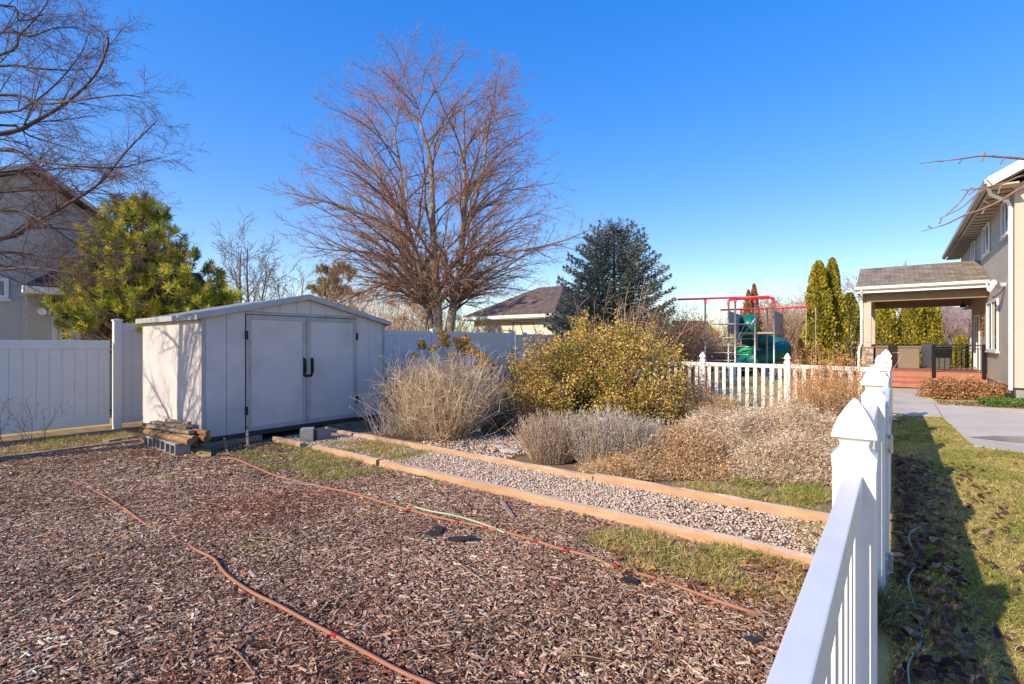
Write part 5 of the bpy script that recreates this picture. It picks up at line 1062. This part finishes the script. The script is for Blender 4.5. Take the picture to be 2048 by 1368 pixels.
# left flank of the clump: grey curved canes
c2 = G(778, 868); t = thing('dry_bush', 'thin grey curved canes at the left of the straw clump by the shed', 'bush', c2); n = 110; B = disc(c2, .28, n); D = rad(B, c2, 1.3, 1.0)+R.normal(0, .2, (n, 3)); D[:, 2] = np.abs(D[:, 2])+.3; mb = MB()
P_ = stalks(mb, B, D, R.uniform(.5, 1.15, n), R.uniform(.1, .4, n), .0045, .002, pal(n, (.45, .36, .31), (.6, .5, .44), (.3, .22, .18)), 5, 4, .1); part('stems', mb, TWIG, t)
# ---- dried flower heads behind it
c = P(900, 686, 10.6); c[2] = 0; t = thing('hydrangea', 'dry shrub with rust orange flower heads behind the straw clump', 'bush', c); hd = []
for px, py in ((880, 668), (895, 672), (880, 688), (896, 690), (913, 683), (917, 690), (930, 678), (934, 676), (927, 690), (928, 704), (942, 702), (946, 706), (938, 697), (962, 711), (965, 714), (966, 728), (978, 722), (960, 733), (946, 742), (958, 750), (985, 735), (840, 692), (845, 696), (828, 711), (866, 698), (912, 716), (886, 679), (922, 697)): hd.append(P(px+R.normal(0, 2), py+R.normal(0, 2), 10.6+R.normal(0, .35)))
hd = np.array(hd); n = len(hd); B = disc(c, .5, n); mb = MB(); mid = B*.45+hd*.55+R.normal(0, .06, (n, 3)); mb.segs(B, mid, .006, .005, 4, (.16, .09, .06), .2); mb.segs(mid, hd, .005, .004, 4, (.18, .1, .06), .2); part('stems', mb, TWIG, t)
mb = MB()
for p in hd:
    m = 150; v = R.normal(size=(m, 3)); v /= np.linalg.norm(v, axis=1, keepdims=True); mb.leaves(p+v*np.array((.105, .105, .075))*R.uniform(.6, 1, (m, 1)), .04, pal(m, (.72, .40, .07), (.84, .52, .12), (.48, .24, .06), jit=.2), .9, 0, np.cross(v, R.normal(size=(m, 3))))
part('flower_heads', mb, LEAF, t)
# ---- dark leggy shrubs at the fence
for px, d, n, lab in ((800, 11.2, 120, 'dark leggy shrub against the fence right of the shed'), (850, 11.4, 90, 'dark sparse shrub against the fence behind the straw clump'), (985, 11.3, 130, 'dark tangled shrub between flower heads and the yellow shrub'), (1040, 12.5, 60, 'sparse red tinged stems at the fence corner')):
    c = P(px, 686, d); c[2] = 0; t = thing('dark_shrub', lab, 'bush', c, 'dark shrubs along the tall fence'); B = disc(c, .4, n); D = rad(B, c, .8, 1.0)+R.normal(0, .2, (n, 3)); D[:, 2] = np.abs(D[:, 2])+.4; mb = MB(); P_ = stalks(mb, B, D, R.uniform(.7, 1.65, n), R.uniform(0, .2, n), .006, .002, pal(n, (.12, .07, .055), (.2, .12, .09)), 5, 3, .08)
    for i in (2, 3, 4): d_ = R.normal(0, .5, (n, 3)); d_[:, 2] += .5; stalks(mb, P_[i], d_, R.uniform(.1, .4, n), np.full(n, .1), .003, .0015, pal(n, (.14, .08, .06), (.22, .14, .1)), 2, 3)
    part('stems', mb, TWIG, t); e = np.vstack(P_[2:]); m = len(e); part('leaves', MB().leaves(e+R.normal(0, .09, (m, 3)), .05*R.uniform(.5, 1.2, m), pal(m, (.09, .055, .04), (.16, .1, .06), (.3, .2, .09)), .6), LEAF, t)
# ---- the big yellow leaved shrub
yb = thing('yellow_shrub', 'large rounded shrub with yellow, olive and rusty leaves', 'bush', G(1200, 840)); blobs = []
for px, py, d, rpx, rz in ((1100, 745, 10.4, 88, 78), (1200, 720, 10.5, 100, 82), (1280, 745, 10.2, 95, 90), (1060, 770, 10.1, 55, 60), (1330, 790, 9.9, 62, 62), (1180, 790, 9.8, 120, 58), (1270, 810, 9.6, 100, 50), (1080, 800, 9.8, 70, 45), (1225, 690, 10.7, 60, 45), (1290, 700, 10.6, 42, 42), (1165, 665, 10.8, 20, 28), (1130, 715, 10.9, 60, 40), (1345, 740, 10.5, 28, 36)):
    blobs.append((P(px, py, d), rpx/1000*d, rz/1000*d))
mb = MB(); sm = MB(); base = G(1200, 835)
for c, rx, rz in blobs:
    vol = rx*rx*rz; n = int(4300*vol**.6+200); v = R.normal(size=(n, 3)); v /= np.linalg.norm(v, axis=1, keepdims=True); q = R.uniform(.4, 1.0, n)**.6+R.normal(0, .07, n); lp = 1+.13*np.sin(v[:, 0]*7+c[0]*5)*np.cos(v[:, 2]*6)
    pnt = c+v*np.array((rx, rx*.85, rz))*(q*lp)[:, None]; hole = lowf(pnt[:, 0]*3.1, pnt[:, 2]*3.4+pnt[:, 1]*1.5, 1.0, 3.)+R.normal(0, .12, n); pnt = pnt[(pnt[:, 2] > .03) & ((hole > -.46) | (q < .55))]; m = len(pnt)
    k = lowf(pnt[:, 0]*2.2, pnt[:, 2]*2.6+pnt[:, 1], 1.0, 1.)+R.normal(0, .35, m); h = (pnt[:, 2]-.9)/1.2
    ca = pal(m, (.74, .50, .12, 3), (.84, .62, .24, 2.4), (.58, .38, .075, 2.4), (.40, .31, .05, 1.4), (.18, .15, .03, 1), jit=.18); cb_ = pal(m, (.26, .27, .035, 3), (.09, .115, .02, 3), (.40, .35, .05, 2.2), (.50, .29, .07, 1.7), (.72, .52, .16, .8), jit=.2); cc = pal(m, (.70, .35, .09), (.55, .25, .06), (.78, .48, .18), jit=.15)
    pick = k+.35*h; col = np.where((pick > .0)[:, None], ca, cb_); col = np.where((R.random(m) < np.clip(.14+.22*(pnt[:, 0] < .9)*(pnt[:, 2] > .6), 0, 1))[:, None], cc, col)
    mb.leaves(pnt, .052*R.uniform(.55, 1.3, m), col, .62, .1, None, .8)
    nb_ = int(18+22*rx); v = R.normal(size=(nb_, 3)); v /= np.linalg.norm(v, axis=1, keepdims=True); e = c+v*np.array((rx, rx*.85, rz))*.97; b0 = disc(base, .5, nb_)+np.array((0, 0, .02)); md = b0*.4+e*.6+R.normal(0, .08, (nb_, 3)); sm.segs(b0, md, .010, .007, 4, (.2, .13, .09), .2); sm.segs(md, e, .007, .003, 4, (.24, .15, .1), .2)
part('stems', sm, TWIG, yb); part('foliage', mb, LEAF, yb)
mb = MB()
for k in range(46):
    c_, rx, rz = blobs[k % len(blobs)]; v = R.normal(size=3); v[2] = abs(v[2])+.3; v /= np.linalg.norm(v); p0 = c_+v*np.array((rx, rx*.85, rz))*.85; L = R.uniform(.15, .42); d = v*.6+np.array((0, 0, .7))+R.normal(0, .25, 3); d /= np.linalg.norm(d)
    n = int(16+60*L); q = p0+d*(R.random((n, 1))*L)+R.normal(0, .035, (n, 3)); mb.leaves(q, .058*R.uniform(.6, 1.2, n), pal(n, (.80, .58, .2), (.66, .46, .11), (.48, .38, .08), (.66, .34, .1)), .6)
for px, py, d in ((1165, 645, 10.8), (1172, 655, 10.8), (1156, 670, 10.8), (1235, 640, 10.9), (1245, 655, 10.8), (1265, 662, 10.7)):
    n = 60; p = P(px, py, d)+R.normal(0, 1, (n, 3))*np.array((.05, .05, .13)); mb.leaves(p, .055*R.uniform(.7, 1.2, n), pal(n, (.84, .64, .24), (.72, .52, .13), (.56, .46, .1)), .6)
part('top_sprays', mb, LEAF, yb)
# ---- tall canes and dark thicket behind it
c = P(1235, 686, 12.6); c[2] = 0; t = thing('cane_bush', 'tall tan arching canes behind the yellow shrub', 'bush', c); n = 60; B = disc(c, .7, n); D = rad(B, c, .35, 1.0)+np.stack([R.normal(.12, .2, n), R.normal(0, .15, n), np.zeros(n)], 1); L = R.uniform(2.0, 3.9, n); mb = MB()
P_ = stalks(mb, B, D, L, R.uniform(.02, .3, n), .012, .003, pal(n, (.45, .26, .16), (.55, .36, .23), (.36, .19, .12)), 9, 4, .05)
for i in (5, 6, 7, 8): d_ = R.normal(0, .5, (n, 3)); d_[:, 2] += .4; stalks(mb, P_[i], d_, R.uniform(.2, .8, n), np.full(n, .25), .005, .002, pal(n, (.4, .24, .16), (.5, .32, .2)), 3, 3)
part('stems', mb, TWIG, t)
for px, d, h, w, lab, cols, n in ((1290, 15.5, 2.4, 1.05, 'dark brown tangled thicket between spruce and play set', ((.12, .075, .05), (.22, .14, .085), (.07, .05, .035)), 560), (1155, 15, 1.9, 1.1, 'olive brown thicket under the left side of the spruce', ((.2, .14, .06), (.14, .11, .05), (.3, .2, .1)), 360), (1348, 18.5, 3.0, .6, 'dark leafless thicket with clinging leaves left of the red bars', ((.09, .06, .05), (.16, .1, .075)), 420),
        (1240, 17, 2.0, 2.6, 'low brown thicket at the foot of the spruce', ((.13, .08, .05), (.2, .13, .07)), 520)):
    c = P(px, 686, d); c[2] = 0; t = thing('thicket', lab, 'bush', c, 'brown thickets around the spruce'); B = disc(c, w*.7, n); D = rad(B, c, .5, 1.0)+R.normal(0, .3, (n, 3)); D[:, 2] = np.abs(D[:, 2])+.4; mb = MB(); P_ = stalks(mb, B, D, h*R.uniform(.4, 1.05, n), R.uniform(0, .2, n), .010, .003, pal(n, *cols), 5, 3, .08)
    for i in (1, 2, 3, 4, 5):
        for _ in range(2): d_ = R.normal(0, .6, (n, 3)); d_[:, 2] += .4; stalks(mb, P_[i], d_, h*R.uniform(.08, .3, n), np.full(n, .1), .005, .0025, pal(n, *cols), 2, 3)
    part('stems', mb, TWIG, t); e = np.vstack(P_[1:]+P_[2:]); m = len(e); part('leaves', MB().leaves(e+R.normal(0, .16, (m, 3)), .07*R.uniform(.5, 1.2, m), pal(m, *cols, (.3, .19, .09))*1.1, .55), LEAF, t)
# ---- reddish brush beyond the fences and tan reeds behind the play set
def brush(px, d, wpx, py_top, n, cols, lab, group, leaf=.0, lean=.35, r=.012):
    c = P(px, 686, d); c[2] = 0; w = wpx/1000*d/2; h = P(px, py_top, d)[2]; t = thing('brush', lab, 'bush', c, group); B = np.stack([c[0]+R.uniform(-w, w, n), c[1]+R.uniform(-.8, .8, n), np.zeros(n)], 1); D = R.normal(0, lean, (n, 3)); D[:, 2] = 1; mb = MB()
    P_ = stalks(mb, B, D, h*R.uniform(.45, 1.05, n), R.uniform(0, .15, n), r, r*.4, pal(n, *cols, jit=.18), 4, 3, .06)
    for i in (1, 2, 3, 4): d_ = R.normal(0, .6, (n, 3)); d_[:, 2] += .5; stalks(mb, P_[i], d_, h*R.uniform(.08, .3, n), np.full(n, .05), r*.5, r*.3, pal(n, *cols, jit=.18), 2, 3)
    part('stems', mb, TWIG, t)
    if leaf: e = np.vstack(P_[1:]); m = len(e); part('leaves', MB().leaves(e+R.normal(0, .2, (m, 3)), leaf*R.uniform(.5, 1.2, m), pal(m, *cols)*1.1, .55), LEAF, t)
RB = ((.60, .37, .25), (.48, .28, .19), (.72, .5, .36)); TN = ((.74, .46, .2), (.6, .36, .16), (.82, .58, .31)); BG = 'brush beyond the fences'
brush(740, 22, 150, 545, 380, RB, 'reddish bare brush behind the fence right of the shed roof', BG, .05); brush(825, 24, 120, 560, 260, ((.45, .33, .2), (.36, .25, .15)), 'tan brush between the tall tree and the shed', BG, .06); brush(925, 21.5, 70, 590, 170, ((.42, .3, .16), (.3, .24, .09)), 'tan brush right of the tall tree trunk', BG, .07); brush(650, 27, 110, 560, 240, RB, 'reddish brush showing over the right slope of the shed roof', BG, .06)
dg = MB(); brush(965, 23, 46, 648, 90, ((.10, .13, .06), (.06, .09, .05)), 'low dark green bush in front of the cream house', BG, .12)
brush(1440, 40, 150, 628, 420, TN, 'tan reeds standing behind the ladder side of the play set', 'tan brush behind the play set', .12, .12, .02); brush(1590, 42, 130, 600, 620, ((.48, .32, .2), (.38, .24, .16), (.55, .4, .28)), 'pale brown brush right of the play set', 'tan brush behind the play set', .14, .3, .02); brush(1560, 46, 160, 590, 620, ((.5, .3, .2), (.4, .24, .17)), 'rusty brush directly behind the slide', 'tan brush behind the play set', .14, .25, .02)
brush(1470, 30, 150, 672, 420, ((.22, .14, .1), (.14, .09, .07), (.3, .2, .13)), 'dark stems along the far fence behind the ladder', 'tan brush behind the play set', .06, .2, .012)
brush(1800, 56, 220, 640, 420, ((.46, .3, .24), (.36, .22, .18)), 'rusty brush filling the gap beneath the patio cover', 'tan brush behind the play set', .15, .4, .025)
# ---- grey lavender clumps
def lavender(px, py, r, h, n, lab, cols):
    c = G(px, py); t = thing('lavender', lab, 'bush', c, 'grey lavender clumps'); B = disc(c, r*.75, n); D = rad(B, c, .9/r*.75, 1.0)+R.normal(0, .24, (n, 3)); D[:, 2] = np.abs(D[:, 2])+.35; mb = MB(); col = pal(n, *cols, jit=.12); L = h*R.uniform(.35, 1.12, n)*(1+.25*lowf(B[:, 0], B[:, 1], 6., 1.))
    P_ = stalks(mb, B, D, L, R.uniform(0, .15, n), .003, .0022, col, 4, 3, .05); part('stems', mb, TWIG, t)
    e = np.vstack(P_[2:]+P_[3:]+P_[1:]); m = len(e); dd = np.tile(D, (3+2+4, 1))+R.normal(0, .5, (m, 3)); part('leaves', MB().leaves(e+R.normal(0, .022, (m, 3)), .036*R.uniform(.6, 1.3, m), np.tile(col, (9, 1))*1.08, .26, 0, dd, .3), LEAF, t)
LG = ((.54, .46, .38, 3), (.66, .57, .48, 2), (.40, .32, .26, 2), (.48, .33, .2, 2)); LB = ((.60, .43, .29, 3), (.48, .38, .3, 2), (.36, .24, .15, 2))
lavender(1105, 918, .42, .60, 1300, 'brownish grey lavender clump at the left end of the row', LB); lavender(1205, 925, .46, .66, 1700, 'largest silvery lavender clump in the middle of the row', LG); lavender(1268, 930, .36, .62, 1200, 'silvery lavender clump at the right beside brown ground cover', LG); lavender(1155, 915, .3, .5, 800, 'small grey lavender clump between two larger ones', LG)
# ---- brown ground cover mounds
def mound(px, py, rx, ry, h, n, lab, cols, sz=.03, name='ground_cover_mound'):
    c = G(px, py); t = thing(name, lab, 'bush', c, 'brown dried ground cover mounds')
    a = R.uniform(0, 6.283, n); q = np.sqrt(R.random(n)); X = c[0]+np.cos(a)*q*rx; Y = c[1]+np.sin(a)*q*ry; hh = h*np.clip(1-q**2.6, 0, 1)*(1+.26*lowf(X, Y, 3.2, 1.)+.2*lowf(X, Y, 8.5, 2.)); z = hh*(1-R.random(n)**2*.55)
    B = np.stack([X, Y, np.maximum(z-.08, .0)], 1); D = R.normal(0, .75, (n, 3)); D[:, 2] = np.abs(D[:, 2])*.7+.25; D[:, 0] += np.cos(a)*q*.4; mb = MB(); col = pal(n, *cols, jit=.17)
    P_ = stalks(mb, B, D, R.uniform(.07, .22, n), R.uniform(0, .3, n), .0024, .0015, col, 2, 3, .08); part('stems', mb, TWIG, t)
    e = np.vstack([P_[2], P_[1], P_[2]+R.normal(0, .03, (n, 3))]); m = len(e); part('seed_heads', MB().leaves(e+R.normal(0, .012, (m, 3)), sz*R.uniform(.5, 1.2, m), np.tile(col, (3, 1))*(1+R.normal(0, .15, (m, 1))), .5), LEAF, t)
BR = ((.80, .62, .43, 3), (.64, .47, .31, 3), (.90, .74, .56, 2.4), (.40, .25, .14, 1.6)); BD = ((.70, .46, .24, 3), (.56, .36, .19, 2), (.84, .60, .36, 2), (.32, .19, .10, 1.2))
mound(1360, 935, .85, .6, .48, 11000, 'darker brown mound right behind the lavender and edging timber', BD); mound(1475, 905, 1.1, .9, .58, 17000, 'broad tan brown mound in the middle of the bed', BR); mound(1600, 905, 1.0, .95, .62, 15000, 'tan brown mound pressed against the white picket fence', BR); mound(1570, 950, .8, .45, .42, 8000, 'low brown mound in front of the grass strip', BR); mound(1610, 850, 1.1, .7, .42, 11000, 'pale tan mound farther back below the rusty stalks', BR)
mound(1255, 948, .5, .3, .22, 4000, 'low dark mound between lavender and the edging timber', BD, .026); mound(1045, 862, .75, .5, .42, 6000, 'small rusty mound left of the lavender row', ((.36, .19, .09), (.28, .15, .08), (.46, .29, .16)), .03)
mound(1425, 845, .75, .45, .5, 5000, 'rusty low mound under the yellow shrub corner', BD)
# ---- rusty stalks by the crossing picket fence
def rusty(px, d, wpx, n, h, lab, cols, dens=1.0, leaf=.045):
    c = P(px, 686, d); c[2] = 0; w = wpx/1000*d/2; t = thing('rusty_stalks', lab, 'plant', c, 'rusty stalks by the crossing fence'); B = np.stack([c[0]+R.normal(0, w*.55, n), c[1]+R.normal(0, .28, n), np.zeros(n)], 1); D = R.normal(0, .16, (n, 3)); D[:, 2] = 1; mb = MB(); col = pal(n, *cols, jit=.15); L = h*R.uniform(.5, 1.05, n)
    P_ = stalks(mb, B, D, L, R.uniform(0, .06, n), .005, .0022, col, 5, 3, .03); part('stems', mb, TWIG, t)
    e = np.vstack(P_[2:]+P_[3:]+P_[4:]+P_[2:]); m = len(e); k = m//n; part('seed_heads', MB().leaves(e+R.normal(0, .035, (m, 3)), leaf*R.uniform(.5, 1.3, m), np.tile(col, (k, 1))*(1+R.normal(0, .15, (m, 1))), .5), LEAF, t)
RS = ((.74, .38, .14, 3), (.6, .28, .10, 2), (.82, .5, .23, 2), (.4, .19, .08, 1)); DS = ((.56, .36, .18, 3), (.42, .25, .12, 2), (.68, .48, .27, 1))
rusty(1650, 10.3, 125, 130, 1.68, 'tall rusty orange stalks rising over the white rail', RS); rusty(1615, 9.9, 80, 70, 1.35, 'rusty stalks left of the tallest ones before the pickets', RS); rusty(1688, 9.6, 65, 80, 1.4, 'rusty stalks beside the near fence posts', RS); rusty(1655, 9.2, 120, 150, .95, 'shorter tan stalks in front of the rusty ones', ((.48, .3, .15), (.38, .22, .1), (.58, .4, .22)))
rusty(1415, 9.8, 90, 220, .55, 'dull brown dense stalks right of the yellow shrub', DS, 1, .03); rusty(1490, 10.6, 120, 60, .8, 'sparse dark stalks before the clean white pickets', ((.2, .12, .08), (.3, .18, .1)), 1, .035); rusty(1385, 11.0, 50, 90, 1.25, 'rusty leafy stalks at the right shoulder of the yellow shrub', RS)
# ---- green sword leaves
for px, py, n, h, lab in ((1025, 845, 12, .5, 'green sword leaved plant left under the yellow shrub'), (1118, 850, 8, .45, 'pale upright sword leaves before the yellow shrub'), (1162, 848, 10, .55, 'sword leaves beside bent dry stems before the yellow shrub')):
    c = G(px, py); B = disc(c, .12, n); D = R.normal(0, .5, (n, 3)); D[:, 2] = 1; mb = MB().blades(B, D, h*R.uniform(.7, 1.1, n), .045, pal(n, (.30, .34, .06), (.2, .26, .05), (.52, .46, .16)), .35); solo('iris_plant', mb, LEAF, lab, 'plant', 'iris plants in the bed')
c = G(1140, 862); mb = MB(); n = 40; stalks(mb, disc(c, .35, n), R.normal(0, 1, (n, 3))*np.array((1, .5, .3))+np.array((0, 0, .5)), R.uniform(.2, .5, n), np.full(n, .5), .006, .003, pal(n, (.62, .5, .28), (.5, .38, .2)), 4, 3); solo('dry_iris', mb, TWIG, 'bent straw coloured dry leaves under the yellow shrub', 'plant')
# ---- low reddish shrubs by the deck and stones
def lowshrub(px, py, rx, h, n, lab):
    c = G(px, py); t = thing('low_shrub', lab, 'bush', c, 'low russet shrubs by the deck'); v = R.normal(size=(n, 3)); v[:, 2] = np.abs(v[:, 2]); v /= np.linalg.norm(v, axis=1, keepdims=True); q = R.uniform(.4, 1, n)**.5; pts = c+v*np.array((rx, rx*.7, h))*q[:, None]*(1+.15*np.sin(v[:, 0:1]*9)); mb = MB()
    k = n//5; b = disc(c, rx*.4, k); mb.segs(b, pts[:k], .006, .003, 3, pal(k, (.22, .12, .07), (.3, .18, .1)), .1); part('stems', mb, TWIG, t); part('leaves', MB().leaves(pts, .06*R.uniform(.6, 1.3, n), pal(n, (.58, .3, .12, 3), (.44, .21, .085, 2), (.68, .42, .2, 2), (.26, .13, .07, 1), jit=.18), .5), LEAF, t)
lowshrub(1885, 796, .72, .62, 4200, 'largest russet shrub before the deck steps'); lowshrub(1937, 797, .62, .62, 3200, 'russet shrub before the deck railing'); lowshrub(1990, 800, .48, .5, 2200, 'russet shrub next to the white downspout')
for px, py, r in ((1062, 905, .16), (1020, 905, .2), (1000, 895, .13)):
    c = G(px, py); V = ICO*np.array((r, r*.7, r*.28))*R.uniform(.85, 1.1, (12, 1))+c+np.array((0, 0, r*.1)); mb = MB().add(V, ICF, (.52, .45, .38)); o = solo('flat_stone', mb, STONE, 'flat pale stone lying in the bed left of the lavender', 'stone', 'flat stones in the bed')
# ================================================================ light, sky and camera
el = math.radians(28.5); hz = -.262*W - .965*U; hz = hz/np.linalg.norm(hz)
sd = Vector((hz[0]*math.cos(el), hz[1]*math.cos(el), math.sin(el)))
ld = bpy.data.lights.new('sun', 'SUN'); ld.energy = 3.1; ld.angle = math.radians(.53); ld.color = (1, .87, .68)
lo = bpy.data.objects.new('sun', ld); COL.objects.link(lo); lo.rotation_euler = (-sd).to_track_quat('-Z', 'Y').to_euler(); lo.location = (-20, -20, 30)
w = bpy.data.worlds.new('World'); SC.world = w; w.use_nodes = True; nt = w.node_tree; bg = nt.nodes['Background']
sk = nt.nodes.new('ShaderNodeTexSky'); sk.sky_type = 'NISHITA'; sk.sun_disc = False; sk.sun_elevation = el; sk.sun_rotation = math.atan2(hz[0], hz[1])
sk.altitude = 0; sk.air_density = 1.0; sk.dust_density = .4; sk.ozone_density = 2.5
gm_ = nt.nodes.new('ShaderNodeGamma'); gm_.inputs[1].default_value = .5      # a clear winter sky, a little deeper blue than the model's
hs = nt.nodes.new('ShaderNodeHueSaturation'); hs.inputs['Hue'].default_value = .5235; hs.inputs['Saturation'].default_value = 2.16; hs.inputs['Value'].default_value = 1.78
nt.links.new(sk.outputs[0], gm_.inputs[0]); nt.links.new(gm_.outputs[0], hs.inputs['Color']); nt.links.new(hs.outputs[0], bg.inputs[0]); bg.inputs[1].default_value = .15
cd = bpy.data.cameras.new('camera'); cd.sensor_width = 36; cd.lens = 36*1000/2048; cd.shift_y = 2/2048; cd.clip_end = 2000; cd.clip_start = .05
co = bpy.data.objects.new('camera', cd); COL.objects.link(co); co.location = (0, 0, EYE); co.rotation_euler = (math.pi/2, 0, 0); SC.camera = co
vs = SC.view_settings; vs.view_transform = 'Standard'; vs.look = 'None'; vs.gamma = 1; vs.use_curve_mapping = False; vs.exposure = 1.0
SC.cycles.max_bounces = 6; SC.cycles.use_denoising = True; SC.cycles.use_adaptive_sampling = False
